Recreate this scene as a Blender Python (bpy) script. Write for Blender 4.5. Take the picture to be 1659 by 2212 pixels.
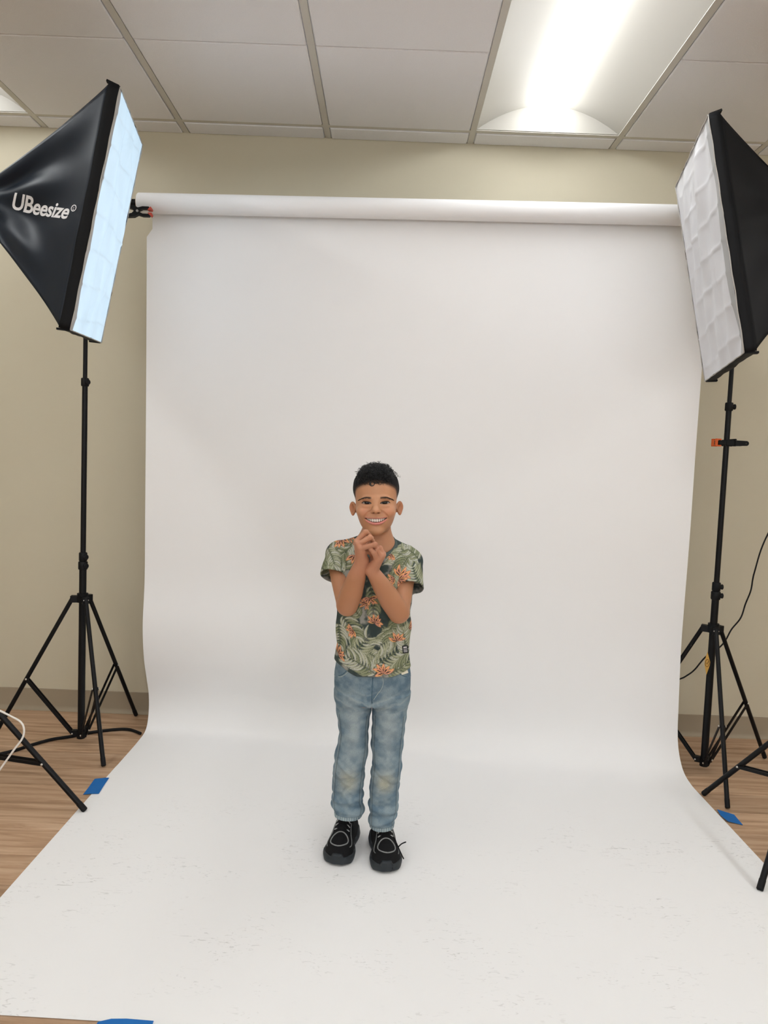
import bpy, math, random
import numpy as np
from mathutils import Vector, Matrix

sc = bpy.context.scene
for _o in list(bpy.data.objects):
    bpy.data.objects.remove(_o)
COL = sc.collection

# ------------------------------------------------------------------ camera
CAM_H, F_PX = 1.1927, 1620.0
YAW, PITCH, ROLL = -0.00192, 0.06993, 0.03930
IW, IH = 1659, 2212
_f = Vector((math.sin(YAW)*math.cos(PITCH), math.cos(YAW)*math.cos(PITCH), -math.sin(PITCH)))
_r = Vector((math.cos(YAW), -math.sin(YAW), 0)); _u = _r.cross(_f)
CR = math.cos(ROLL)*_r + math.sin(ROLL)*_u
CU = -math.sin(ROLL)*_r + math.cos(ROLL)*_u
CF = _f
cam_d = bpy.data.cameras.new('camera'); cam = bpy.data.objects.new('camera', cam_d); COL.objects.link(cam)
cam_d.sensor_fit = 'HORIZONTAL'; cam_d.sensor_width = 36.0; cam_d.lens = 36.0*F_PX/IW
cam_d.clip_start = 0.05; cam_d.clip_end = 60
cam.matrix_world = Matrix(((CR.x, CU.x, -CF.x, 0), (CR.y, CU.y, -CF.y, 0), (CR.z, CU.z, -CF.z, CAM_H), (0, 0, 0, 1)))
sc.camera = cam

def at(px, py, Y):
    """world point seen at a photo pixel, standing at depth Y (metres in front of the camera foot)"""
    d = CR*((px-IW/2)/F_PX) - CU*((py-IH/2)/F_PX) + CF
    return Vector((0, 0, CAM_H)) + d*(Y/d.y)

# ------------------------------------------------------------------ world, exposure, daylight
sc.view_settings.view_transform = 'Standard'
try: sc.view_settings.look = 'None'
except Exception: pass
sc.view_settings.exposure = 1.31
sc.view_settings.gamma = 1.0
sc.view_settings.use_curve_mapping = False
W = bpy.data.worlds.new('sky'); sc.world = W; W.use_nodes = True
_bg = W.node_tree.nodes['Background']; _bg.inputs[0].default_value = (0.90, 0.95, 1.0, 1); _bg.inputs[1].default_value = 2.0
try:
    sc.cycles.max_bounces = 7; sc.cycles.diffuse_bounces = 4; sc.cycles.glossy_bounces = 2; sc.cycles.transmission_bounces = 2; sc.cycles.transparent_max_bounces = 4
    sc.cycles.use_adaptive_sampling = True; sc.cycles.adaptive_threshold = 0.06; sc.cycles.adaptive_min_samples = 16
    sc.cycles.caustics_reflective = False; sc.cycles.caustics_refractive = False
except Exception: pass
TROFFER_E = 6.0
SOFTBOX_E = 0.30
FLOOR_Z, CEIL_Z, WALL_Y = 0.0, 2.5596, 3.3271
ROOM_X0, ROOM_X1, ROOM_Y0 = -2.75, 3.75, -2.95

# ------------------------------------------------------------------ materials
MATS = {}
def mat(name, col, rough=0.6, spec=0.5, bump=None, vary=None, metal=0.0, emit=None, sheen=0.0, trans=0.0, coat=0.0):
    """procedural principled material; bump=(scale, strength, dist); vary=(scale, amount)"""
    if name in MATS: return MATS[name]
    m = bpy.data.materials.new(name); m.use_nodes = True; nt = m.node_tree; N = nt.nodes; L = nt.links
    b = N['Principled BSDF']
    b.inputs['Base Color'].default_value = (*col, 1); b.inputs['Roughness'].default_value = rough
    b.inputs['Specular IOR Level'].default_value = spec; b.inputs['Metallic'].default_value = metal
    if sheen: b.inputs['Sheen Weight'].default_value = sheen
    if coat: b.inputs['Coat Weight'].default_value = coat
    if emit:
        b.inputs['Emission Color'].default_value = (*emit[0], 1); b.inputs['Emission Strength'].default_value = emit[1]
    tc = N.new('ShaderNodeTexCoord')
    if vary:
        n = N.new('ShaderNodeTexNoise'); n.inputs['Scale'].default_value = vary[0]; n.inputs['Detail'].default_value = 5
        L.new(tc.outputs['Object'], n.inputs['Vector'])
        mx = N.new('ShaderNodeMix'); mx.data_type = 'RGBA'; mx.blend_type = 'MIX'
        mx.inputs[6].default_value = (*[c*(1-vary[1]) for c in col], 1); mx.inputs[7].default_value = (*[min(1, c*(1+vary[1])) for c in col], 1)
        L.new(n.outputs['Fac'], mx.inputs[0]); L.new(mx.outputs[2], b.inputs['Base Color'])
    if bump:
        n2 = N.new('ShaderNodeTexNoise'); n2.inputs['Scale'].default_value = bump[0]; n2.inputs['Detail'].default_value = 4
        L.new(tc.outputs['Object'], n2.inputs['Vector'])
        bp = N.new('ShaderNodeBump'); bp.inputs['Strength'].default_value = bump[1]; bp.inputs['Distance'].default_value = bump[2]
        L.new(n2.outputs['Fac'], bp.inputs['Height']); L.new(bp.outputs['Normal'], b.inputs['Normal'])
    MATS[name] = m
    return m

def srgb(r, g, b):
    f = lambda c: (c/255/12.92) if c <= 10 else ((c/255+0.055)/1.055)**2.4
    return (f(r), f(g), f(b))

M_WALL = mat('wall_paint', (0.60, 0.55, 0.425), 0.75, 0.3, bump=(220, 0.12, 0.0008), vary=(1.2, 0.02))
M_BASE = mat('vinyl_base', srgb(158, 145, 125), 0.55, 0.4)
M_TILE = mat('ceiling_tile', (0.86, 0.86, 0.89), 0.95, 0.1, bump=(520, 0.5, 0.002), vary=(380, 0.05))
M_GRID = mat('grid_metal', (0.62, 0.60, 0.55), 0.5, 0.4)
M_REFL = mat('troffer_reflector', (0.43, 0.41, 0.37), 0.55, 0.4)
M_LENS = mat('troffer_lens', (0.9, 0.9, 0.88), 0.5, 0.3, emit=((0.935, 0.972, 1.0), TROFFER_E))
M_BLACK = mat('black_metal', (0.0035, 0.0037, 0.0045), 0.40, 0.22)
M_PLAS = mat('black_plastic', (0.004, 0.0045, 0.0055), 0.5, 0.2)
M_CHROME = mat('steel_rivet', (0.6, 0.58, 0.55), 0.3, 0.5, metal=1.0)
M_ORANGE = mat('orange_pad', srgb(215, 95, 40), 0.6, 0.4)
M_RED = mat('red_pad', srgb(190, 75, 60), 0.6, 0.4)
M_NYLON = mat('black_nylon', (0.0025, 0.0075, 0.017), 0.40, 0.30, bump=(900, 0.2, 0.0004), sheen=0.02)
M_NYLON2 = mat('black_nylon_matte', (0.003, 0.0032, 0.004), 0.65, 0.2, bump=(900, 0.2, 0.0004))
M_CABLE = mat('black_rubber', (0.005, 0.005, 0.006), 0.55, 0.2)
M_WCORD = mat('white_cord', (0.80, 0.77, 0.72), 0.5, 0.4)
M_TAPE = mat('blue_tape', srgb(22, 104, 178), 0.6, 0.3, bump=(400, 0.15, 0.0005))
M_CLOTH = mat('white_diffuser_cloth', (0.68, 0.68, 0.71), 0.5, 0.4, bump=(700, 0.15, 0.0004))
M_BAND = mat('grey_diffuser_band', (0.42, 0.42, 0.42), 0.7, 0.3)
def glow_mat():
    """cloth lit from behind by the lamp inside: folds, as double layers, are painted dimmer into the emission tint"""
    m = bpy.data.materials.new('lit_diffuser_cloth'); m.use_nodes = True; N = m.node_tree.nodes; L = m.node_tree.links; b = N['Principled BSDF']
    b.inputs['Base Color'].default_value = (0.33, 0.36, 0.39, 1); b.inputs['Roughness'].default_value = 0.6
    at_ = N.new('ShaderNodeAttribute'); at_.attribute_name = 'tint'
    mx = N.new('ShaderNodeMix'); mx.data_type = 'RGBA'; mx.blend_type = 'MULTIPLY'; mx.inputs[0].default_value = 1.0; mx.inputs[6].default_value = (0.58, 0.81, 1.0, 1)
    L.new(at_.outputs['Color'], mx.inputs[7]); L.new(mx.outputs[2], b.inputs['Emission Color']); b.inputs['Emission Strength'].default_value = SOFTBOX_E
    return m
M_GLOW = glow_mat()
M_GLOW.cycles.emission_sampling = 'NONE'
M_INK = mat('white_print', (0.80, 0.80, 0.82), 0.6, 0.3)
M_KRAFT = mat('kraft_core', (0.45, 0.33, 0.22), 0.8, 0.2)
M_TAG = mat('gold_tag', srgb(205, 160, 80), 0.6, 0.4)
M_STRING = mat('tag_string', (0.55, 0.48, 0.30), 0.8, 0.2)

def paper_mat():
    m = bpy.data.materials.new('white_backdrop_paper'); m.use_nodes = True; N = m.node_tree.nodes; L = m.node_tree.links
    b = N['Principled BSDF']; b.inputs['Roughness'].default_value = 0.72; b.inputs['Specular IOR Level'].default_value = 0.25
    g = N.new('ShaderNodeNewGeometry'); sx = N.new('ShaderNodeSeparateXYZ'); L.new(g.outputs['Position'], sx.inputs[0])
    def noise(scale, detail, vec=None, dist=0.0):
        n = N.new('ShaderNodeTexNoise'); n.inputs['Scale'].default_value = scale; n.inputs['Detail'].default_value = detail
        n.inputs['Distortion'].default_value = dist; L.new(vec or g.outputs['Position'], n.inputs['Vector']); return n.outputs['Fac']
    def rng(v, a, bb, c=0.0, d=1.0):
        r = N.new('ShaderNodeMapRange'); r.interpolation_type = 'SMOOTHSTEP'
        for i, q in enumerate((a, bb, c, d)): r.inputs[1+i].default_value = q
        L.new(v, r.inputs[0]); return r.outputs[0]
    def mul(a, bb, op='MULTIPLY'):
        q = N.new('ShaderNodeMath'); q.operation = op
        for i, v in enumerate((a, bb)):
            if isinstance(v, float): q.inputs[i].default_value = v
            else: L.new(v, q.inputs[i])
        return q.outputs[0]
    # scuffs left by shoes: short ridges inside ragged patches on the trodden part of the sheet
    mp = N.new('ShaderNodeMapping'); mp.inputs['Rotation'].default_value = (0, 0, 0.5); mp.inputs['Scale'].default_value = (1.0, 2.6, 1.0)
    L.new(g.outputs['Position'], mp.inputs['Vector'])
    mp2 = N.new('ShaderNodeMapping'); mp2.inputs['Rotation'].default_value = (0, 0, -0.7); mp2.inputs['Scale'].default_value = (0.8, 3.0, 1.0)
    L.new(g.outputs['Position'], mp2.inputs['Vector'])
    s1 = rng(noise(46, 3, mp.outputs[0], 1.2), 0.60, 0.68)
    s2 = rng(noise(30, 4, mp2.outputs[0], 2.0), 0.62, 0.67)
    pm = rng(noise(5.5, 3), 0.50, 0.66)
    pm2 = rng(noise(3.2, 2), 0.52, 0.64)
    tread = mul(rng(sx.outputs['Y'], 2.75, 2.2), rng(sx.outputs['Z'], 0.03, 0.004))
    sc_ = mul(mul(mul(s1, pm), 0.22), mul(mul(s2, pm2), 0.30), 'ADD')
    sc_ = mul(sc_, tread)
    cl = N.new('ShaderNodeMix'); cl.data_type = 'RGBA'
    cl.inputs[6].default_value = (0.855, 0.850, 0.852, 1); cl.inputs[7].default_value = (0.20, 0.20, 0.19, 1)
    L.new(sc_, cl.inputs[0]); L.new(cl.outputs[2], b.inputs['Base Color'])
    bp = N.new('ShaderNodeBump'); bp.inputs['Strength'].default_value = 0.12; bp.inputs['Distance'].default_value = 0.004
    L.new(noise(7, 3), bp.inputs['Height']); L.new(bp.outputs['Normal'], b.inputs['Normal'])
    return m
M_PAPER = paper_mat()

def wood_mat():
    m = bpy.data.materials.new('wood_plank_vinyl'); m.use_nodes = True; N = m.node_tree.nodes; L = m.node_tree.links
    b = N['Principled BSDF']; b.inputs['Roughness'].default_value = 0.48; b.inputs['Specular IOR Level'].default_value = 0.4
    g = N.new('ShaderNodeNewGeometry'); oi = N.new('ShaderNodeObjectInfo')
    ad = N.new('ShaderNodeVectorMath'); ad.operation = 'MULTIPLY_ADD'
    cx = N.new('ShaderNodeCombineXYZ'); L.new(oi.outputs['Random'], cx.inputs[0]); L.new(oi.outputs['Random'], cx.inputs[1])
    L.new(cx.outputs[0], ad.inputs[0]); ad.inputs[1].default_value = (17, 29, 0); L.new(g.outputs['Position'], ad.inputs[2])
    mp = N.new('ShaderNodeMapping'); mp.inputs['Scale'].default_value = (1.3, 17, 1); L.new(ad.outputs[0], mp.inputs['Vector'])
    n = N.new('ShaderNodeTexNoise'); n.inputs['Scale'].default_value = 2.0; n.inputs['Detail'].default_value = 9; n.inputs['Roughness'].default_value = 0.62; n.inputs['Distortion'].default_value = 0.8
    L.new(mp.outputs[0], n.inputs['Vector'])
    r = N.new('ShaderNodeValToRGB'); e = r.color_ramp.elements
    e[0].position = 0.30; e[0].color = (*srgb(148, 116, 88), 1); e[1].position = 0.70; e[1].color = (*srgb(206, 176, 148), 1)
    q = r.color_ramp.elements.new(0.5); q.color = (*srgb(182, 149, 120), 1)
    L.new(n.outputs['Fac'], r.inputs[0])
    hs = N.new('ShaderNodeHueSaturation'); mr = N.new('ShaderNodeMapRange'); mr.inputs[3].default_value = 0.88; mr.inputs[4].default_value = 1.1
    L.new(oi.outputs['Random'], mr.inputs[0]); L.new(mr.outputs[0], hs.inputs['Value']); L.new(r.outputs[0], hs.inputs['Color']); L.new(hs.outputs[0], b.inputs['Base Color'])
    bp = N.new('ShaderNodeBump'); bp.inputs['Strength'].default_value = 0.1; bp.inputs['Distance'].default_value = 0.002
    L.new(n.outputs['Fac'], bp.inputs['Height']); L.new(bp.outputs['Normal'], b.inputs['Normal'])
    return m
M_WOOD = wood_mat()

# ------------------------------------------------------------------ helpers
ORIGIN = {}
def world_loc(o):
    v = Vector((0, 0, 0))
    while o is not None:
        v = v + o.location; o = o.parent
    return v

def obj(name, geo, m, parent=None, smooth=False, auto=None):
    """geo = (verts in world metres, faces); one mesh object"""
    V, Fc = geo
    off = world_loc(parent) if parent else Vector((0, 0, 0))
    me = bpy.data.meshes.new(name)
    V = np.asarray(V, dtype=float).reshape(-1, 3) - np.array(off)
    me.from_pydata(V.tolist(), [], [list(f) for f in Fc]); me.update()
    if smooth: me.polygons.foreach_set('use_smooth', [True]*len(me.polygons))
    if auto is not None and hasattr(me, 'set_sharp_from_angle'):
        me.polygons.foreach_set('use_smooth', [True]*len(me.polygons)); me.set_sharp_from_angle(angle=auto)
    me.materials.append(m)
    o = bpy.data.objects.new(name, me); COL.objects.link(o)
    if parent: o.parent = parent
    return o

f32 = np.float32
def fast_obj(name, V, Q, m, parent, col=None, smooth=True):
    off = np.array(world_loc(parent)) if parent else 0
    me = bpy.data.meshes.new(name); nv, nf = len(V), len(Q); k = Q.shape[1]
    me.vertices.add(nv); me.vertices.foreach_set('co', (V-off).astype(f32).ravel())
    me.loops.add(nf*k); me.loops.foreach_set('vertex_index', Q.astype(np.int32).ravel())
    me.polygons.add(nf); me.polygons.foreach_set('loop_start', np.arange(0, nf*k, k, dtype=np.int32)); me.polygons.foreach_set('loop_total', np.full(nf, k, np.int32))
    me.update(calc_edges=True); me.validate()
    if smooth: me.polygons.foreach_set('use_smooth', np.ones(len(me.polygons), bool))
    if col is not None:
        a = me.color_attributes.new('tint', 'FLOAT_COLOR', 'POINT')
        a.data.foreach_set('color', np.concatenate([col, np.ones((nv, 1))], 1).astype(f32).ravel())
    me.materials.append(m); o = bpy.data.objects.new(name, me); COL.objects.link(o)
    if parent: o.parent = parent
    return o

def tag(o, label=None, cat=None, group=None, kind=None):
    if label: o['label'] = label
    if cat: o['category'] = cat
    if group: o['group'] = group
    if kind: o['kind'] = kind
    return o

def thing(name, label, cat, loc=(0, 0, 0), group=None):
    o = bpy.data.objects.new(name, None); COL.objects.link(o); o.location = loc; o.empty_display_size = 0.05
    return tag(o, label, cat, group)

def struct(name, geo, m, **k):
    o = obj(name, geo, m, **k); o['kind'] = 'structure'; return o

def join(*geos):
    V = []; Fc = []
    for v, f in geos:
        b = len(V); V += [tuple(q) for q in v]; Fc += [[i+b for i in ff] for ff in f]
    return V, Fc

def box(x0, x1, y0, y1, z0, z1):
    V = [(x, y, z) for z in (z0, z1) for y in (y0, y1) for x in (x0, x1)]
    return V, [[0, 2, 3, 1], [4, 5, 7, 6], [0, 1, 5, 4], [2, 6, 7, 3], [0, 4, 6, 2], [1, 3, 7, 5]]

def cbox(x0, x1, y0, y1, z0, z1, c=0.003):
    """box with chamfered edges (convex hull of 24 points)"""
    import bmesh
    bm = bmesh.new()
    for sx_ in (0, 1):
        for sy_ in (0, 1):
            for sz_ in (0, 1):
                X, Y, Z = (x0, x1)[sx_], (y0, y1)[sy_], (z0, z1)[sz_]
                dx, dy, dz = c*(1-2*sx_), c*(1-2*sy_), c*(1-2*sz_)
                bm.verts.new((X, Y+dy, Z+dz)); bm.verts.new((X+dx, Y, Z+dz)); bm.verts.new((X+dx, Y+dy, Z))
    bmesh.ops.convex_hull(bm, input=bm.verts)
    bmesh.ops.dissolve_limit(bm, angle_limit=0.01, verts=bm.verts, edges=bm.edges)
    bm.verts.index_update()
    g = ([tuple(v.co) for v in bm.verts], [[v.index for v in f.verts] for f in bm.faces]); bm.free()
    return g

def frame_of(d):
    d = d.normalized(); a = Vector((0, 0, 1)) if abs(d.z) < 0.9 else Vector((1, 0, 0))
    u = d.cross(a).normalized(); return u, d.cross(u).normalized()

def tube(pts, r, n=10, caps=True, flat=1.0):
    """round tube along a polyline, radius number or list; parallel-transported frame"""
    P = [Vector(p) for p in pts]; R = r if hasattr(r, '__len__') else [r]*len(P)
    V = []; Fc = []; u = None
    for i, p in enumerate(P):
        d = (P[min(i+1, len(P)-1)] - P[max(i-1, 0)]).normalized()
        if u is None: u, w = frame_of(d)
        else:
            u = (u - d*u.dot(d)).normalized(); w = d.cross(u).normalized()
        for k in range(n):
            a = 2*math.pi*k/n; V.append(tuple(p + (u*math.cos(a)*flat + w*math.sin(a))*R[i]))
    for i in range(len(P)-1):
        for k in range(n):
            Fc.append([i*n+k, i*n+(k+1) % n, (i+1)*n+(k+1) % n, (i+1)*n+k])
    if caps:
        Fc.append(list(range(n))[::-1]); Fc.append([(len(P)-1)*n+k for k in range(n)])
    return V, Fc

def smooth_path(pts, sub=8):
    P = [Vector(p) for p in pts]; out = []
    for i in range(len(P)-1):
        p0, p1, p2, p3 = P[max(i-1, 0)], P[i], P[i+1], P[min(i+2, len(P)-1)]
        for k in range(sub):
            t = k/sub
            out.append(0.5*((2*p1)+(p2-p0)*t+(2*p0-5*p1+4*p2-p3)*t*t+(3*p1-p0-3*p2+p3)*t**3))
    out.append(P[-1]); return out

def bar(a, b, w, h, up=(0, 0, 1)):
    """rectangular bar from a to b"""
    a, b = Vector(a), Vector(b); d = (b-a).normalized(); up = Vector(up)
    s = d.cross(up)
    if s.length < 1e-4: s = d.cross(Vector((0, 1, 0)))
    s.normalize(); t = s.cross(d).normalized(); V = []
    for p in (a, b):
        for i, j in ((-1, -1), (1, -1), (1, 1), (-1, 1)): V.append(tuple(p + s*(i*w/2) + t*(j*h/2)))
    return V, [[3, 2, 1, 0], [4, 5, 6, 7], [0, 1, 5, 4], [1, 2, 6, 5], [2, 3, 7, 6], [3, 0, 4, 7]]

def grid_geo(P):
    """P array (n, m, 3) to quads"""
    n, m, _ = P.shape; V = P.reshape(-1, 3)
    i, j = np.meshgrid(np.arange(n-1), np.arange(m-1), indexing='ij'); a = (i*m+j).ravel()
    return V, np.stack([a, a+1, a+m+1, a+m], 1).tolist()

def prism(poly, y0, y1):
    """polygon in (x, z) extruded along y"""
    n = len(poly); V = [(x, y0, z) for x, z in poly] + [(x, y1, z) for x, z in poly]
    return V, [list(range(n))] + [[n+k for k in range(n)][::-1]] + [[k, n+k, n+(k+1) % n, (k+1) % n] for k in range(n)]

# ------------------------------------------------------------------ room shell
TH = 0.12
floor = struct('floor', box(ROOM_X0, ROOM_X1, ROOM_Y0, WALL_Y, -0.10, -0.008), M_WOOD)
rnd = random.Random(4)
PW, PL = 0.152, 1.22
_pl = None
row = 0; y1 = WALL_Y
while y1 > 1.1:
    x = ROOM_X0 - rnd.random()*PL*0.9
    while x < ROOM_X1:
        xa, xb = max(x, ROOM_X0), min(x+PL, ROOM_X1)
        if xb - xa > 0.02:
            obj('floor_plank', cbox(xa+0.0004, xb-0.0004, y1-PW+0.0004, y1-0.0004, -0.008, 0.0, 0.0007), M_WOOD, floor)
        x += PL
    y1 -= PW
struct('floor_rear', box(ROOM_X0, ROOM_X1, ROOM_Y0, y1, -0.008, 0.0), M_WOOD)
struct('wall_back', box(ROOM_X0-TH, ROOM_X1+TH, WALL_Y, WALL_Y+TH, -0.1, 2.9), M_WALL)
struct('wall_left', box(ROOM_X0-TH, ROOM_X0, ROOM_Y0-TH, WALL_Y, -0.1, 2.9), M_WALL)
struct('wall_right', box(ROOM_X1, ROOM_X1+TH, ROOM_Y0-TH, WALL_Y, -0.1, 2.9), M_WALL)
# wall behind the camera with two windows
WX = [(-2.0, -0.15), (1.05, 2.9)]; WZ0, WZ1 = 0.85, 2.25
yb0, yb1 = ROOM_Y0-TH, ROOM_Y0
parts = [box(ROOM_X0, ROOM_X1, yb0, yb1, -0.1, WZ0), box(ROOM_X0, ROOM_X1, yb0, yb1, WZ1, 2.9),
         box(ROOM_X0, WX[0][0], yb0, yb1, WZ0, WZ1), box(WX[0][1], WX[1][0], yb0, yb1, WZ0, WZ1), box(WX[1][1], ROOM_X1, yb0, yb1, WZ0, WZ1)]
struct('wall_front', join(*parts), M_WALL)
for i, (xa, xb) in enumerate(WX):
    xm = (xa+xb)/2
    struct('window_%d' % (i+1), join(*[box(a, b, yb0+0.02, yb0+0.06, c, d) for a, b, c, d in
        ((xa, xb, WZ0, WZ0+0.05), (xa, xb, WZ1-0.05, WZ1), (xa, xa+0.05, WZ0, WZ1), (xb-0.05, xb, WZ0, WZ1), (xm-0.025, xm+0.025, WZ0, WZ1))]), M_GRID)
    ld = bpy.data.lights.new('window_portal', 'AREA'); ld.shape = 'RECTANGLE'; ld.size = xb-xa; ld.size_y = WZ1-WZ0; ld.cycles.is_portal = True
    lo = bpy.data.objects.new('window_portal', ld); COL.objects.link(lo); lo.location = (xm, yb0+0.01, (WZ0+WZ1)/2); lo.rotation_euler = (math.pi/2, 0, 0)

# cove base along the walls: upright strip with a flared toe
def cove(y, x0, x1):
    pr = [(0, 0.098), (-0.0035, 0.0965), (-0.0040, 0.022), (-0.006, 0.012), (-0.011, 0.005), (-0.016, 0.0015), (-0.016, 0.0), (0, 0)]
    V = [(x, y+a, z) for x in (x0, x1) for a, z in pr]; n = len(pr)
    return V, [list(range(n)), [n+k for k in range(n)][::-1]] + [[k, (k+1) % n, n+(k+1) % n, n+k] for k in range(n)]
struct('baseboard_back', cove(WALL_Y, ROOM_X0, ROOM_X1), M_BASE, auto=0.6)
struct('baseboard_left', box(ROOM_X0, ROOM_X0+0.004, ROOM_Y0, WALL_Y-0.017, 0, 0.098), M_BASE)
struct('baseboard_right', box(ROOM_X1-0.004, ROOM_X1, ROOM_Y0, WALL_Y-0.017, 0, 0.098), M_BASE)

# ceiling: tee grid, lay-in tiles with a scored middle, troffers
T = 0.6096; GX0 = -0.30885; CT_Y = WALL_Y - 0.1172          # tee lines at GX0 + k*T ; first cross tee
ROW_Y0 = CT_Y - 2*T
ceiling = struct('ceiling', box(ROOM_X0, ROOM_X1, ROOM_Y0, WALL_Y, CEIL_Z+0.16, CEIL_Z+0.2), M_TILE)
TEE = 0.024
TROFFER_COLS = (-3, 1, 5)     # cell between tee k and k+1; rightmost column added to brighten the right wall
k_all = [k for k in range(-5, 9) if ROOM_X0 < GX0+k*T < ROOM_X1]
for k in k_all:
    x = GX0+k*T
    obj('grid_bar', join(box(x-TEE/2, x+TEE/2, ROW_Y0, WALL_Y-0.001, CEIL_Z, CEIL_Z+0.003), box(x-0.002, x+0.002, ROW_Y0, WALL_Y-0.001, CEIL_Z+0.003, CEIL_Z+0.03)), M_GRID, ceiling)
cells = [(ROOM_X0+0.001, GX0+k_all[0]*T, None)] + [(GX0+k*T, GX0+(k+1)*T, k) for k in k_all[:-1]] + [(GX0+k_all[-1]*T, ROOM_X1-0.001, None)]
for (xa, xb, k) in cells:
    if xb-xa < 0.05: continue
    obj('cross_bar', box(xa+TEE/2, xb-TEE/2, CT_Y-TEE/2, CT_Y+TEE/2, CEIL_Z+0.0004, CEIL_Z+0.0034), M_GRID, ceiling)
    obj('cross_bar', box(xa+TEE/2, xb-TEE/2, ROW_Y0-TEE/2, ROW_Y0+TEE/2, CEIL_Z+0.0004, CEIL_Z+0.0034), M_GRID, ceiling)
    # narrow cut tile against the wall
    obj('ceiling_tile', join(box(xa+0.002, xb-0.002, CT_Y+0.003, WALL_Y-0.002, CEIL_Z+0.0045, CEIL_Z+0.02), cbox(xa+0.016, xb-0.016, CT_Y+0.016, WALL_Y-0.002, CEIL_Z-0.003, CEIL_Z+0.006, 0.003)), M_TILE, ceiling)
    if k not in TROFFER_COLS:
        ym = CT_Y - T
        obj('ceiling_tile', join(box(xa+0.002, xb-0.002, ROW_Y0+0.002, CT_Y-0.002, CEIL_Z+0.0045, CEIL_Z+0.02),
            cbox(xa+0.0155, xb-0.0155, ym+0.0025, CT_Y-0.0145, CEIL_Z-0.004, CEIL_Z+0.006, 0.0035), cbox(xa+0.0155, xb-0.0155, ROW_Y0+0.0145, ym-0.0025, CEIL_Z-0.004, CEIL_Z+0.006, 0.0035)), M_TILE, ceiling)

def troffer(x0, y0, label):
    """recessed basket light: arched reflector wings, end plates and a round lens down the middle"""
    x1, y1 = x0+T, y0+2*T; t = thing('ceiling_light', label, 'ceiling light', (x0+T/2, y0+T, CEIL_Z), 'recessed ceiling lights')
    e = 0.013; xa, xb, ya, yb = x0+e, x1-e, y0+e, y1-e; xc = (xa+xb)/2; hw = (xb-xa)/2; z0 = CEIL_Z+0.004; rise = 0.105
    arch = lambda s: z0 + rise*(1-abs(s)**2.0)
    n = 28
    P = np.array([[(xc+hw*s, y, arch(s)) for y in (ya, yb)] for s in np.linspace(-1, 1, n+1)])
    g = grid_geo(P)
    obj('reflector', g, M_REFL, t, smooth=True)
    for y, s in ((ya, 1), (yb, -1)):
        poly = [(xc+hw*s_, arch(s_)) for s_ in np.linspace(-1, 1, n+1)]
        obj('end_plate', prism(poly, y, y+s*0.003), M_REFL, t)
    # lens: rounded trough hanging from the crown of the arch, rounded down at both ends
    r = 0.056; zc = z0+0.094; m = 12; ys = np.array([ya+0.003, yb-0.003])
    L_ = []
    for iy, y in enumerate(ys):
        k = 1.0
        L_.append([(xc+r*k*math.cos(a), y, zc - 1.05*r*k*math.sin(a)) for a in np.linspace(0, math.pi, m+1)])
    g = grid_geo(np.array(L_)); V, Fc = np.asarray(g[0]).tolist(), list(g[1])
    Fc.append(list(range(m+1))); Fc.append([(len(ys)-1)*(m+1)+q for q in range(m+1)][::-1])
    obj('lens', (V, Fc), M_LENS, t, auto=0.7)
    obj('frame', join(box(x0+0.001, x0+e, y0+0.001, y1-0.001, CEIL_Z+0.0036, CEIL_Z+0.006), box(x1-e, x1-0.001, y0+0.001, y1-0.001, CEIL_Z+0.0036, CEIL_Z+0.006),
        box(x0+e, x1-e, y0+0.001, y0+e, CEIL_Z+0.0036, CEIL_Z+0.006), box(x0+e, x1-e, y1-e, y1-0.001, CEIL_Z+0.0036, CEIL_Z+0.006)), M_REFL, t)
    return t
troffer(GX0+1*T, ROW_Y0, 'recessed ceiling light with round glowing lens above the white paper roll')
troffer(GX0+5*T, ROW_Y0, 'unseen recessed ceiling light added near the back wall to brighten its right side')  # unseen, added so the right wall gets more light
troffer(GX0-3*T, ROW_Y0, 'recessed ceiling light cut off at the top left corner')
# ceiling over and behind the camera; unseen light rows added to brighten the floor
ROWS = (ROW_Y0-2*T, ROW_Y0-4*T, ROW_Y0-6*T, ROW_Y0-8*T)
cut = []
yy = ROW_Y0
cells2 = []
for ry in ROWS:
    cells2.append((ry+2*T, yy)); yy = ry
    for (xa, xb, k) in cells:
        if k in TROFFER_COLS: continue
        cut.append(box(xa, xb, ry, ry+2*T, CEIL_Z, CEIL_Z+0.02))
for a, b in cells2+[(ROOM_Y0, yy)]:
    if b-a > 0.01: cut.append(box(ROOM_X0, ROOM_X1, a, b, CEIL_Z, CEIL_Z+0.02))
struct('ceiling_rear', join(*cut), M_TILE)
for i, ry in enumerate(ROWS):
    for k in TROFFER_COLS:
        side = {-3: 'left', 1: 'middle', 5: 'right'}[k]
        troffer(GX0+k*T, ry, 'unseen recessed ceiling light added behind the camera, %s column, %s row' % (side, ('first', 'second', 'third', 'rearmost')[i]))
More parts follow.
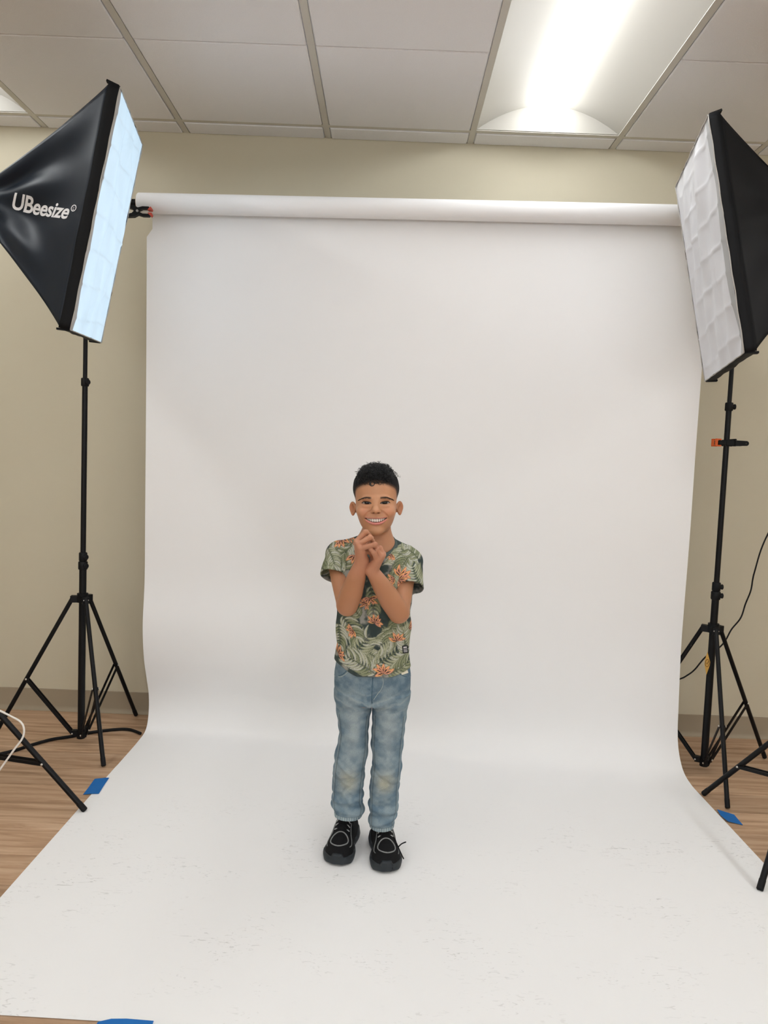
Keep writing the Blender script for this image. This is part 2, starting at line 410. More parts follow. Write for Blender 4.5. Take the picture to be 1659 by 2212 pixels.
# ------------------------------------------------------------------ backdrop: paper sheet, roll, crossbar, stands
SX0, SX1 = -0.975, 1.205
LP = [(2.990, 2.125), (2.993, 2.08), (3.008, 1.69), (3.020, 1.327), (3.030, 0.953), (3.039, 0.667), (3.024, 0.478), (3.044, 0.339), (3.085, 0.238), (3.118, 0.159), (3.122, 0.077), (3.088, 0.016), (2.99, 0.003), (2.78, 0.0015), (2.5, 0.0015), (2.2, 0.0015), (1.9, 0.0015), (1.487, 0.0015)]
RP = [(2.942, 2.135), (2.944, 2.08), (2.948, 1.69), (2.957, 1.30), (2.957, 0.953), (2.964, 0.680), (2.968, 0.490), (2.962, 0.340), (2.955, 0.240), (2.948, 0.160), (2.925, 0.085), (2.870, 0.026), (2.79, 0.004), (2.67, 0.0015), (2.45, 0.0015), (2.2, 0.0015), (1.9, 0.0015), (1.470, 0.0015)]
lp = smooth_path([(0, a, b) for a, b in LP], 10); rp = smooth_path([(0, a, b) for a, b in RP], 10)
nu = 60
A = np.zeros((len(lp), nu+1, 3))
for i, (a, b) in enumerate(zip(lp, rp)):
    for j in range(nu+1):
        s = j/nu; w = s*s*(3-2*s)
        z = a.z*(1-w)+b.z*w; y = a.y*(1-w)+b.y*w
        x0 = SX0 + (0.022 if a.z > 2.035 else 0.0); x = x0 + (SX1-x0)*s
        # lazy ripples where the sheet sweeps from wall to floor, and a faint sag of the hanging part
        env = math.exp(-((z-0.25)/0.28)**2)
        y += 0.006*env*math.sin(5.1*s*math.pi+0.6) + 0.004*math.exp(-((z-1.2)/0.7)**2)*math.sin(3.2*s*math.pi+1.0)
        if y < 2.75 and z < 0.01: z = 0.0016 + 0.0012*max(0, math.sin(7.3*x+3.1*y))*max(0, (y-1.6)/1.15)*abs(2*s-1)**3
        A[i, j] = (x, y, max(z, 0.0012))
# torn notch in the left edge just under the roll
backdrop = thing('paper_backdrop', 'white seamless paper backdrop hanging from its roll and sweeping across the floor', 'backdrop', (0.115, 2.93, 0))
sheet = obj('sheet', grid_geo(A), M_PAPER, backdrop, smooth=True)

RL, RR = Vector((-0.992, 2.948, 2.136)), Vector((1.222, 2.902, 2.156)); RAD = 0.0375
ax = (RR-RL).normalized()
def along(a, b, f): return a + (b-a)*f
obj('roll', tube([RL, along(RL, RR, 0.0012), along(RL, RR, 0.9988), RR], [RAD-0.002, RAD, RAD, RAD-0.002], 40), M_PAPER, backdrop, auto=0.8)
for p, s in ((RL, -1), (RR, 1)):
    obj('core', tube([p-ax*s*0.01, p+ax*s*0.0035], 0.030, 28), M_KRAFT, backdrop, auto=0.7)

PLX, PLY = -1.190, 2.946; PRX, PRY = 1.307, 2.917
cb = thing('crossbar', 'black telescopic crossbar through the white paper roll', 'crossbar', (PLX, PLY, 2.136))
obj('outer_tube', tube([(PLX-0.03, PLY+0.002, 2.134), RL+ax*-0.0036], 0.0145, 16), M_BLACK, cb, auto=0.7)
obj('outer_tube', tube([RR+ax*0.0036, (PRX+0.03, PRY-0.015, 2.158)], 0.0145, 16), M_BLACK, cb, auto=0.7)
obj('inner_tube', tube([RL+ax*-0.0036, RR+ax*0.0036], 0.0135, 12), M_BLACK, cb, auto=0.7)

def rivet(parent, p, d, r=0.0048, h=0.004):
    d = Vector(d).normalized(); p = Vector(p)
    obj('rivet', tube([p, p+d*h*0.6, p+d*h], [r, r*0.9, r*0.35], 10), M_CHROME, parent, auto=0.9)

def tripod(label, cat, c, feet, hub_z, foot_hub_z, joint_f, top_z, secs, collars, leg_w=0.017, knob_dir=(1, 0), group=None, name='backdrop_stand', brace=True):
    """light stand: column of telescoping tubes, collars with knobs, hub, three legs with paired braces"""
    cx, cy = c; t = thing(name, label, cat, (cx, cy, 0), group)
    lo = foot_hub_z
    zs = [lo] + [s[0] for s in secs]
    for i, (z, r) in enumerate(secs):
        za = lo if i == 0 else secs[i-1][0]-0.03
        obj('tube', tube([(cx, cy, za), (cx, cy, z)], r, 18), M_BLACK, t, auto=0.7)
    for z, r, h in collars:
        co = obj('collar', tube([(cx, cy, z-h/2), (cx, cy, z-h/2+0.003), (cx, cy, z+h/2-0.003), (cx, cy, z+h/2)], [r-0.002, r, r, r-0.002], 18), M_PLAS, t, auto=0.7)
        kx, ky = knob_dir
        obj('knob', tube([(cx+kx*(r-0.002), cy+ky*(r-0.002), z), (cx+kx*(r+0.006), cy+ky*(r+0.006), z), (cx+kx*(r+0.009), cy+ky*(r+0.009), z)], [0.009, 0.011, 0.008], 12), M_PLAS, co, auto=0.7)
    # hub: three-lobed bracket
    poly = []; angs = sorted(math.atan2(fy-cy, fx-cx) for fx, fy in feet)
    for a in angs:
        for d_, rr in ((-0.55, 0.022), (-0.30, 0.046), (0.30, 0.046), (0.55, 0.022)): poly.append((cx+rr*math.cos(a+d_), cy+rr*math.sin(a+d_)))
    n = len(poly)
    def plate(z0, z1, k=1.0):
        V = [(cx+(x-cx)*k, cy+(y-cy)*k, z) for z in (z0, z1) for x, y in poly]
        return V, [list(range(n))[::-1], [n+q for q in range(n)]] + [[q, (q+1) % n, n+(q+1) % n, n+q] for q in range(n)]
    obj('hub', join(plate(hub_z-0.012, hub_z+0.014), tube([(cx, cy, hub_z+0.012), (cx, cy, hub_z+0.024)], 0.021, 16)), M_PLAS, t, auto=0.5)
    if brace:
        obj('foot_hub', join(plate(lo-0.004, lo+0.018, 0.78), tube([(cx, cy, lo-0.016), (cx, cy, lo+0.02)], 0.016, 16)), M_PLAS, t, auto=0.5)
    for fx, fy in feet:
        d = Vector((fx-cx, fy-cy, 0)).normalized(); sd = Vector((-d.y, d.x, 0))
        a = Vector((cx, cy, hub_z)) + d*0.040; b = Vector((fx, fy, 0.006)); ldir = (b-a).normalized()
        lg = obj('leg', tube([a-ldir*0.012, b-ldir*0.002], leg_w/2, 12), M_BLACK, t, auto=0.7)
        obj('rubber_foot', tube([b-ldir*0.03, b-ldir*0.028, b+ldir*0.0, b+ldir*0.003], [leg_w/2, leg_w/2+0.0007, leg_w/2+0.0007, leg_w/2-0.002], 12), M_CABLE, lg, auto=0.7)
        rivet(lg, a+sd*(leg_w/2-0.0005)+Vector((0, 0, 0.002)), sd); rivet(lg, a-sd*(leg_w/2-0.0005)+Vector((0, 0, 0.002)), -sd)
        if brace:
            j = b + (a-b)*joint_f; q = Vector((cx, cy, lo+0.006)) + d*0.032
            for s in (-1, 1):
                o_ = sd*(s*(leg_w/2+0.0015))
                br = obj('brace', bar(j+o_, q+o_, 0.003, 0.011), M_BLACK, t)
                rivet(br, j+o_+sd*s*0.001, sd*s, 0.0042); rivet(br, q+o_+sd*s*0.001, sd*s, 0.004)
    return t

stL = tripod('black backdrop stand under the lit softbox, at the left end of the paper roll', 'light stand', (PLX, PLY),
    [(-1.020, 2.738), (-1.083, 3.290), (-1.53, 2.885)], 0.592, 0.042, 0.455, 2.12,
    [(0.715, 0.0138), (1.445, 0.0105), (2.125, 0.0083)], [(0.762, 0.0160, 0.034), (0.727, 0.0180, 0.032), (1.447, 0.0150, 0.032)], knob_dir=(0.8, -0.6), group='backdrop stands')
stR = tripod('black backdrop stand on the right, with a gold tag hanging from its hub', 'light stand', (PRX, PRY),
    [(1.258, 2.595), (1.636, 3.085), (1.022, 3.090)], 0.577, 0.042, 0.44, 2.15,
    [(0.700, 0.0138), (1.445, 0.0105), (2.145, 0.0083)], [(0.747, 0.0160, 0.034), (0.712, 0.0180, 0.032), (1.447, 0.0150, 0.032)], knob_dir=(1.0, -0.2), group='backdrop stands')
# saddle where the crossbar sits on each pole
for st, x, y, z in ((stL, PLX, PLY, 2.136), (stR, PRX, PRY, 2.158)):
    obj('bar_holder', join(cbox(x-0.016, x+0.016, y-0.02, y+0.02, z-0.032, z-0.0150, 0.003), cbox(x-0.016, x+0.016, y+0.0155, y+0.02, z-0.02, z+0.012, 0.002), cbox(x-0.016, x+0.016, y-0.02, y-0.0155, z-0.02, z+0.012, 0.002)), M_PLAS, st)

# gold tag hanging from the right stand's hub
tagt = thing('hang_tag', 'small gold diamond-shaped tag hanging on a string from the right stand', 'tag', (1.272, 2.882, 0.45))
yt = 2.874
poly = [(1.2715, 0.497), (1.2845, 0.457), (1.2835, 0.442), (1.2735, 0.406), (1.2635, 0.447), (1.2635, 0.462)]
obj('card', prism(poly, yt, yt+0.001), M_TAG, tagt)
ring = [(1.2735+0.0078*math.cos(a), yt-0.0003, 0.4525+0.0145*math.sin(a)) for a in np.linspace(0, 2*math.pi, 25)]
M_BROWN = mat('brown_print', (0.05, 0.03, 0.02), 0.7, 0.2)
obj('printed_ring', tube(ring, 0.0008, 6), M_BROWN, tagt, smooth=True)
obj('printed_tick', tube([(1.2695, yt-0.0003, 0.454), (1.2725, yt-0.0003, 0.448), (1.2785, yt-0.0003, 0.460)], 0.0009, 6), M_BROWN, tagt)
obj('string', tube([(1.2715, yt+0.0005, 0.494), (1.2705, yt+0.0005, 0.53), (1.271, yt+0.004, 0.566)], 0.0006, 6), M_STRING, tagt, smooth=True)

# ------------------------------------------------------------------ spring clamps
def clamp(label, o, xd, zd, pad_mat, scale=1.0, open_=0.0, edge=False):
    """A-clamp: two jaws with pads, two handles, pivot.  o pivot, xd = jaw direction, zd = opening direction"""
    o = Vector(o); xd = Vector(xd).normalized(); zd = Vector(zd); zd = (zd-xd*zd.dot(xd)).normalized(); yd = xd.cross(zd)
    t = thing('spring_clamp', label, 'clamp', o)
    def P(x, z, y=0.0): return o + xd*(x*scale) + zd*(z*scale) + yd*(y*scale)
    def slab(prof, w):
        n = len(prof); V = [tuple(P(x, z, y)) for y in (-w/2, w/2) for x, z in prof]
        return V, [list(range(n))[::-1], [n+k for k in range(n)]] + [[k, (k+1) % n, n+(k+1) % n, n+k] for k in range(n)]
    for s in (1, -1):
        jaw = [(-0.012, s*0.002), (0.0, s*0.012), (0.018, s*0.016+s*open_*0.3), (0.040, s*0.013+s*open_), (0.046, s*0.006+s*open_), (0.040, s*0.004+s*open_), (0.018, s*0.007+s*open_*0.3), (0.004, s*0.001)]
        h = [(-0.008, s*-0.004), (0.006, s*0.010), (-0.012, s*0.020), (-0.040, s*0.022), (-0.062, s*0.028), (-0.066, s*0.022), (-0.042, s*0.013), (-0.020, s*0.008)]
        obj('jaw', slab(jaw, 0.018), M_PLAS, t); hd = obj('handle', slab(h, 0.020), M_PLAS, t)
        pd = [(0.036, s*0.001+s*open_), (0.050, s*0.0005+s*open_), (0.052, s*0.006+s*open_), (0.047, s*0.0125+s*open_), (0.040, s*0.006+s*open_)]
        obj('pad', slab(pd, 0.024), pad_mat, t)
    obj('pivot', tube([P(0, 0, -0.012), P(0, 0, 0.012)], 0.0045*scale, 12), M_CHROME, t, auto=0.7)
    return t
clamp('black spring clamp with red tip gripping the left end of the paper roll', (-0.978, 2.897, 2.088), (0.90, 0.1, 0.03), (0.1, 0.0, 1), M_RED, 1.05, 0.004)
# clamp on the right pole, seen edge-on: it bites the pole from behind with its handles to the right
cl = thing('spring_clamp', 'black spring clamp with orange pads clipped on the right stand pole', 'clamp', (PRX, PRY, 1.308))
zc = 1.308
for s in (-1, 1):
    yo = PRY + s*0.0165
    obj('jaw', join(cbox(1.268, 1.300, yo-0.004, yo+0.004, zc-0.009, zc+0.009, 0.002), cbox(1.295, 1.338, yo-0.005, yo+0.005, zc-0.0125, zc+0.0125, 0.003)), M_PLAS, cl)
    pd = obj('pad', join(cbox(1.258, 1.264, yo-0.008, yo+0.008, zc-0.0150, zc+0.0150, 0.0015), cbox(1.2635, 1.2785, yo-0.006, yo+0.006, zc+0.0092, zc+0.0148, 0.0015), cbox(1.2635, 1.2785, yo-0.006, yo+0.006, zc-0.0148, zc-0.0092, 0.0015)), M_ORANGE, cl)
    # handle with a hanging hole
    cxh = 1.372; hy = yo + s*0.006
    ring_ = [(cxh+0.0095*math.cos(a), zc+0.0095*math.sin(a)) for a in np.linspace(-math.pi/2, math.pi/2, 13)]
    prof = [(1.330, zc-0.0105)] + [(cxh, zc-0.0095)] + ring_[1:-1] + [(cxh, zc+0.0095), (1.330, zc+0.0105)]
    hole = [(cxh+0.0025*math.cos(a), zc+0.0025*math.sin(a)) for a in np.linspace(-math.pi, math.pi, 17)[:-1]]
    import bmesh
    bm = bmesh.new()
    def lp_(pts, y): 
        vs = [bm.verts.new((x, y, z)) for x, z in pts]
        return vs, [bm.edges.new((vs[k], vs[(k+1) % len(vs)])) for k in range(len(vs))]
    va, ea = lp_(prof, hy-0.004); vb, eb = lp_(hole, hy-0.004)
    r_ = bmesh.ops.triangle_fill(bm, use_beauty=True, use_dissolve=False, edges=ea+eb)
    ex = bmesh.ops.extrude_face_region(bm, geom=bm.faces[:])
    for v in [g for g in ex['geom'] if isinstance(g, bmesh.types.BMVert)]: v.co.y += 0.008
    bmesh.ops.recalc_face_normals(bm, faces=bm.faces); bm.verts.index_update()
    obj('handle', ([tuple(v.co) for v in bm.verts], [[v.index for v in f.verts] for f in bm.faces]), M_PLAS, cl); bm.free()
obj('pivot', tube([(1.330, PRY-0.026, zc+0.0125), (1.330, PRY+0.026, zc+0.0125)], 0.004, 12), M_PLAS, cl, auto=0.7)

# ------------------------------------------------------------------ softboxes on their own stands
def softbox(label, C, az, el, ro, lit, near, text=None, seed=1):
    Wd, Ht, D0, D1 = 0.50, 0.70, 0.028, 0.365
    C = np.array(C); n = np.array([math.cos(el)*math.cos(az), math.cos(el)*math.sin(az), math.sin(el)])
    t0 = np.array([-math.sin(az), math.cos(az), 0]); v0 = np.cross(n, t0)
    t = math.cos(ro)*t0+math.sin(ro)*v0; v = -math.sin(ro)*t0+math.cos(ro)*v0
    th = thing('softbox', label, 'softbox', tuple(C), 'softboxes')
    rr = random.Random(seed)
    back = 0.045
    wr = [(rr.uniform(0, 6.28), rr.uniform(3, 9), rr.uniform(-4, 4), rr.uniform(0.3, 1)) for _ in range(7)]
    def panel(side):
        # a from rim (0) to back (1); b across -1..1
        ax_, off = {'t-': (v, -t), 't+': (v, t), 'v-': (t, -v), 'v+': (t, v)}[side]
        ha, hb = (Ht/2, Wd/2) if side[0] == 't' else (Wd/2, Ht/2)
        def f(a, b):
            a = np.asarray(a, float); b = np.asarray(b, float)
            e = a**0.94
            half = ha*(1-e)+back*e; dist = hb*(1-e)+back*e
            sag = 0.020*(1-b**2)*np.sin(np.pi*np.clip(a, 0, 1))
            w = 0
            for ph, fa, fb, am in wr: w = w + am*np.sin(ph+fa*b*1.3+fb*a*2.2+2*a*b)
            # stretched folds fanning from the back ring
            fold = 0.0062*w*np.sin(np.pi*np.clip(a, 0, 1))*(1-0.7*b**2) + 0.004*np.sin(9*b+3*ph)*np.clip(a, 0, 1)**1.5*(1-a)*4
            # between the ribs the outline itself bows in a little
            bow = 1 - 0.012*np.sin(np.pi*np.clip(a, 0, 1))*np.abs(b)
            depth = D0 + (D1-D0)*a
            return C - n*depth[..., None] - v*(0.030*e)[..., None] + ax_*((half*b*bow)[..., None]) + off*((dist*1.0-sag+fold)[..., None])
        return f, ax_, off
    for side in ('t-', 't+', 'v-', 'v+'):
        f, ax_, off = panel(side)
        a, b = np.meshgrid(np.linspace(0, 1, 31), np.linspace(-1, 1, 41), indexing='ij')
        m = M_NYLON if (lit and side == 't-') else M_NYLON2
        p = obj('side_panel', grid_geo(f(a, b)), m, th, smooth=True)
        sm = p.modifiers.new('thick', 'SOLIDIFY'); sm.thickness = 0.0012; sm.offset = 0
        # front rim of this side: a doubled strip with a slightly wavy edge
        ha, hb = (Ht/2, Wd/2) if side[0] == 't' else (Wd/2, Ht/2)
        P = []
        for bb in np.linspace(-1, 1, 41):
            wob = 0.0025*math.sin(7*bb+seed)+0.0015*math.sin(17*bb)
            rowp = []
            for dd, k in ((0.0, 0.0), (0.004, 0.002), (D0*0.6, 0.0025), (D0+0.004, 0.0035)):
                rowp.append(C - n*(dd-0.002+0.3*wob) + ax_*ha*bb*1.004 + off*(hb+k+wob*0.5*(1-abs(bb))))
            P.append(rowp)
        rm = obj('rim', grid_geo(np.array(P)), M_NYLON2, th, smooth=True)
        sm = rm.modifiers.new('thick', 'SOLIDIFY'); sm.thickness = 0.0016; sm.offset = 0
    # piping stitched round the opening
    cs = [C + t*sx*Wd/2 + v*sy*Ht/2 + n*0.002 for sx, sy in ((-1, -1), (1, -1), (1, 1), (-1, 1), (-1, -1))]
    M_PIPE = mat('grey_piping', (0.45, 0.43, 0.40), 0.8, 0.2)
    for k in range(4):
        pp = []
        for s in np.linspace(0, 1, 25):
            p = cs[k]*(1-s)+cs[k+1]*s; pp.append(p + n*0.0012*math.sin(40*s+k))
        obj('piping', tube(pp, 0.0018, 8), M_PIPE, th, smooth=True)
    # corner tabs that stick out past the frame
    for sx, sy in ((-1, 1), (-1, -1), (1, 1), (1, -1)):
        p = C + t*sx*Wd/2 + v*sy*Ht/2
        q = p - n*0.037
        obj('corner_tab', bar(p+v*sy*0.001-n*0.002-t*sx*0.008, q+v*sy*0.006-t*sx*0.008, 0.018, 0.006, up=tuple(v)), M_NYLON2, th)
    # diffuser: creased cloth, its edge folded into a plain band on the near and far long sides
    nx_, nz_ = 60, 110
    U, Vv = np.meshgrid(np.linspace(-1, 1, nx_+1), np.linspace(-1, 1, nz_+1), indexing='ij')
    H = np.zeros_like(U)
    for cxl in (-0.36, 0.30): H += 0.0030*np.exp(-np.abs(U-cxl-0.03*np.sin(3*Vv))/0.018)
    for q in range(7):
        cz = -0.86+q*0.285
        H += 0.0036*np.exp(-np.abs(Vv-cz-0.02*np.sin(2.5*U+q)-0.01*U)/0.014)
    for ph, fa, fb, am in wr: H += am*(0.0022 if lit else 0.0034)*np.sin(ph+fa*U*1.6+fb*Vv*2.1+1.5*U*Vv)
    for q in range(16):
        u0, v0_, an, ln = rr.uniform(-.8, .8), rr.uniform(-.9, .9), rr.gauss(1.5, 0.35), rr.uniform(0.06, 0.22)
        du, dv = (U-u0), (Vv-v0_)*1.4; la = du*math.cos(an)+dv*math.sin(an); lb = -du*math.sin(an)+dv*math.cos(an)
        H += (1 if lit else 1.6)*rr.uniform(-.004, .005)*np.exp(-(la/ln)**2-(lb/0.03)**2)
    edge = np.clip(np.minimum((1-np.abs(U))*Wd/2/0.05, (1-np.abs(Vv))*Ht/2/0.05), 0, 1)
    H = (H + 0.012*(1-U**2)*(1-Vv**2))*edge + 0.0005
    scal = np.where(np.abs(Vv) > 0.985, 0.006*np.sin(9*U), 0)
    P = C + t*(U*Wd/2*0.998)[..., None] + v*(Vv*Ht/2*0.998+0*scal)[..., None] + n*H[..., None]
    inner = -0.86 if near == 't-' else -2
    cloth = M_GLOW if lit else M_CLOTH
    # near-side band
    kb = int(round((1-0.86)/2*nx_)) if lit else int(round(0.085*nx_))
    if near == 't-': main, band = P[kb:], P[:kb+1]
    else: main, band = P[:-kb], P[-kb-1:]
    if lit:
        fold_ = np.zeros_like(U)  # crease lines dimmed in the emission tint
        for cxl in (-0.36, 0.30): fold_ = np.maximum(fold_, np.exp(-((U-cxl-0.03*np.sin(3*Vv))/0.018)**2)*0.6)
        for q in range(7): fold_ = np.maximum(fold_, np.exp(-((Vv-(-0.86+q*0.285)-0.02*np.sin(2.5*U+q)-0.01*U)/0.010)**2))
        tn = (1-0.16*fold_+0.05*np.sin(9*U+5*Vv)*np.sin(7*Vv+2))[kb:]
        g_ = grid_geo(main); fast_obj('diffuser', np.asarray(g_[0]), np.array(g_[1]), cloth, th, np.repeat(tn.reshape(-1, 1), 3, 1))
    else: obj('diffuser', grid_geo(main), cloth, th, smooth=True)
    obj('diffuser_band', grid_geo(band), M_BAND, th, smooth=True)
    # back collar, lamp socket and tilt bracket
    ringp = lambda d, r: [C - n*d - v*0.030 + (t*math.cos(a)+v*math.sin(a))*r for a in np.linspace(0, 2*math.pi, 25)[:-1]]
    def stack(sections):
        V = []; Fc = []; m_ = 24
        for d, r in sections: V += [tuple(q) for q in ringp(d, r)]
        for i in range(len(sections)-1):
            for k in range(m_): Fc.append([i*m_+k, i*m_+(k+1) % m_, (i+1)*m_+(k+1) % m_, (i+1)*m_+k])
        Fc.append(list(range(m_))); Fc.append([(len(sections)-1)*m_+k for k in range(m_)][::-1]); return V, Fc
    obj('back_collar', stack([(0.345, 0.066), (0.350, 0.078), (0.372, 0.078), (0.378, 0.06)]), M_PLAS, th, auto=0.6)
    obj('lamp_socket', stack([(0.376, 0.034), (0.40, 0.036), (0.46, 0.030), (0.475, 0.020)]), M_PLAS, th, auto=0.6)
    if text:
        fpan, ax_, off = panel('t-')
        def put(body, a0, b0, size, shear, name, slope):
            cu = bpy.data.curves.new('lettering', 'FONT'); cu.body = body; cu.size = 1.0; cu.shear = shear; cu.offset = 0.022; cu.resolution_u = 4; cu.space_character = 0.96
            ob = bpy.data.objects.new('lettering', cu); COL.objects.link(ob)
            bpy.context.view_layer.update()
            me = bpy.data.meshes.new_from_object(ob.evaluated_get(bpy.context.evaluated_depsgraph_get()))
            bpy.data.objects.remove(ob)
            import bmesh
            bm = bmesh.new(); bm.from_mesh(me); bmesh.ops.triangulate(bm, faces=bm.faces); bmesh.ops.subdivide_edges(bm, edges=[e for e in bm.edges if e.calc_length() > 0.15], cuts=2, use_grid_fill=False)
            bmesh.ops.triangulate(bm, faces=bm.faces); bm.verts.index_update()
            co = np.array([v_.co[:] for v_ in bm.verts]); Fc = [[v_.index for v_ in f_.verts] for f_ in bm.faces]; bm.free()
            sl = D1-D0
            X = co[:, 0]*size; Y = co[:, 1]*size
            Xr = X*math.cos(slope)-Y*math.sin(slope); Yr = X*math.sin(slope)+Y*math.cos(slope)
            a = a0 - Xr/0.385; half = Ht/2*(1-a**0.94)+back*a**0.94
            b = (b0 + Yr)/half
            Q = fpan(a, b) + off*0.0022
            obj(name, (Q, Fc), M_INK, th)
            return a0 - co[:, 0].max()*size*math.cos(slope)/0.385
        sl_ = text['slope']
        ae = put('UBeesize', text['a0'], text['b0'], text['size'], 0.18, 'lettering', sl_)
        put('\u00ae', ae-0.012, text['b0']+text['size']*0.42+math.sin(sl_)*0.25, text['size']*0.42, 0.0, 'lettering', sl_)
    return th, C, n, t, v

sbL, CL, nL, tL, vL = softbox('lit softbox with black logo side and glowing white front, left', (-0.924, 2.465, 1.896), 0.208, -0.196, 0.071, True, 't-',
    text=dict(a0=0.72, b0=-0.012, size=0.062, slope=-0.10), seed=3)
sbR, CRr, nR, tR, vR = softbox('unlit softbox with wrinkled white front and black sides, right', (1.002, 2.469, 1.87), 2.962, -0.193, 0.057, False, 't+', seed=8)

def lamp_stand(label, c, feet, C, n, kd):
    cx, cy = c
    p = Vector(C) - Vector(n)*0.43
    t = tripod(label, 'light stand', c, feet, 0.385, 0.175, 0.40, 1.9, [(0.86, 0.0150), (1.42, 0.0115), (p.z-0.06, 0.0090)],
        [(0.87, 0.0185, 0.04), (1.43, 0.0155, 0.036)], leg_w=0.0185, knob_dir=kd, group='softbox stands', name='softbox_stand')
    q = Vector((cx, cy, p.z-0.07))
    obj('tilt_bracket', join(tube([q, q+Vector((0, 0, 0.03))], 0.013, 14), tube([q+Vector((0, 0, 0.028)), p-Vector(n)*0.0+Vector((0, 0, -0.033))], 0.011, 12)), M_PLAS, t, auto=0.7)
    return t
lamp_stand('black softbox stand with one leg reaching in at the lower left', (-1.335, 2.39), [(-0.949, 2.386), (-1.53, 2.06), (-1.53, 2.72)], CL, nL, (-1, 0))
lamp_stand('black softbox stand with two legs reaching in at the lower right', (1.415, 2.40), [(1.218, 2.702), (1.116, 2.076), (1.77, 2.39)], CRr, nR, (1, 0))

# ------------------------------------------------------------------ cables, tape
def cable(name, label, pts, r, m, cat='cable'):
    return tag(obj(name, tube(smooth_path(pts, 8), r, 10), m, smooth=True), label, cat)
cable('power_cable', 'thick black cable on the floor behind the left backdrop stand',
      [(-1.75, 2.62, .0065), (-1.55, 2.72, .0065), (-1.422, 2.824, .0065), (-1.378, 2.890, .0065), (-1.32, 2.965, .0065), (-1.26, 3.005, .0065), (-1.189, 3.062, .0065), (-1.107, 3.103, .0065), (-1.05, 3.108, .0065), (-0.990, 3.070, .0065)], 0.0062, M_CABLE)
cable('lamp_cord', 'thin black cord hanging behind the right backdrop stand',
      [(1.86, 3.12, 1.55), (1.76, 3.16, 1.22), (1.638, 3.2, .94), (1.593, 3.2, .775), (1.583, 3.2, .694), (1.564, 3.2, .633), (1.548, 3.2, .572), (1.512, 3.2, .52), (1.488, 3.2, .468), (1.458, 3.2, .432), (1.407, 3.2, .393), (1.365, 3.2, .337), (1.332, 3.2, .309), (1.303, 3.2, .293), (1.20, 3.22, .24), (1.10, 3.25, .12), (1.06, 3.25, .012), (0.90, 3.22, .005)], 0.0032, M_CABLE)
cable('white_cord', 'white cord looping over the leg of the left softbox stand',
      [(-1.50, 2.28, .92), (-1.40, 2.25, .60), (-1.27, 2.25, .43), (-1.159, 2.25, .377), (-1.123, 2.25, .36), (-1.095, 2.25, .344), (-1.085, 2.25, .322), (-1.09, 2.25, .293), (-1.116, 2.25, .255), (-1.158, 2.25, .192), (-1.24, 2.25, .07), (-1.30, 2.25, .005), (-1.45, 2.2, .004)], 0.0030, M_WCORD)

def tape(label, pts):
    V = [(x, y, z) for x, y, z in pts] + [(x, y, z+0.0006) for x, y, z in pts]; n = len(pts)
    tag(obj('tape_strip', (V, [list(range(n))[::-1], [n+k for k in range(n)]] + [[k, (k+1) % n, n+(k+1) % n, n+k] for k in range(n)]), M_TAPE), label, 'tape', 'blue tape holding the paper')
zt = 0.0040
tape('blue tape square on the left edge of the paper, by the stand foot', [(-1.003, 2.505, .0006), (-0.974, 2.507, zt), (-0.950, 2.510, zt), (-0.957, 2.575, zt), (-0.962, 2.638, zt), (-0.975, 2.637, zt), (-1.012, 2.632, .0006), (-1.007, 2.57, .0006)])
tape('blue tape square on the right edge of the paper', [(1.211, 2.488, zt+.002), (1.257, 2.476, .0006), (1.259, 2.51, .0006), (1.262, 2.552, .0006), (1.212, 2.576, zt+.002), (1.205, 2.53, zt+.002)])
tape('blue tape strip on the near edge of the paper, bottom left', [(-0.560, 1.43, .0006), (-0.44, 1.43, .0006), (-0.442, 1.487, zt), (-0.50, 1.490, zt), (-0.531, 1.488, zt), (-0.556, 1.480, .0025)])
# ------------------------------------------------------------------ implicit-surface modelling (numpy) for the boy
def smin(a, b, k):
    h = np.clip(0.5+0.5*(b-a)/k, 0, 1); return b+(a-b)*h-k*h*(1-h)
def smax(a, b, k): return -smin(-a, -b, k)
def cone(P, a, b, ra, rb):
    ax_, ay_, az_ = a; dx, dy, dz = b[0]-a[0], b[1]-a[1], b[2]-a[2]
    px, py, pz = P[0]-f32(ax_), P[1]-f32(ay_), P[2]-f32(az_); L2 = dx*dx+dy*dy+dz*dz+1e-12
    t = np.clip((px*f32(dx)+py*f32(dy)+pz*f32(dz))/f32(L2), 0, 1)
    return np.sqrt((px-t*f32(dx))**2+(py-t*f32(dy))**2+(pz-t*f32(dz))**2)-(f32(ra)+f32(rb-ra)*t)
def ell(P, c, r):
    x, y, z = (P[0]-f32(c[0])), (P[1]-f32(c[1])), (P[2]-f32(c[2]))
    k0 = np.sqrt((x/f32(r[0]))**2+(y/f32(r[1]))**2+(z/f32(r[2]))**2)
    k1 = np.sqrt((x/f32(r[0]**2))**2+(y/f32(r[1]**2))**2+(z/f32(r[2]**2))**2)+f32(1e-9)
    return k0*(k0-1)/k1
def chain(P, pts, rad, k=None):
    d = None
    for i in range(len(pts)-1):
        q = cone(P, pts[i], pts[i+1], rad[i], rad[i+1])
        d = q if d is None else (np.minimum(d, q) if not k else smin(d, q, k))
    return d
def sst(x, a, b):
    t = np.clip((x-a)/(b-a), 0, 1); return t*t*(3-2*t)

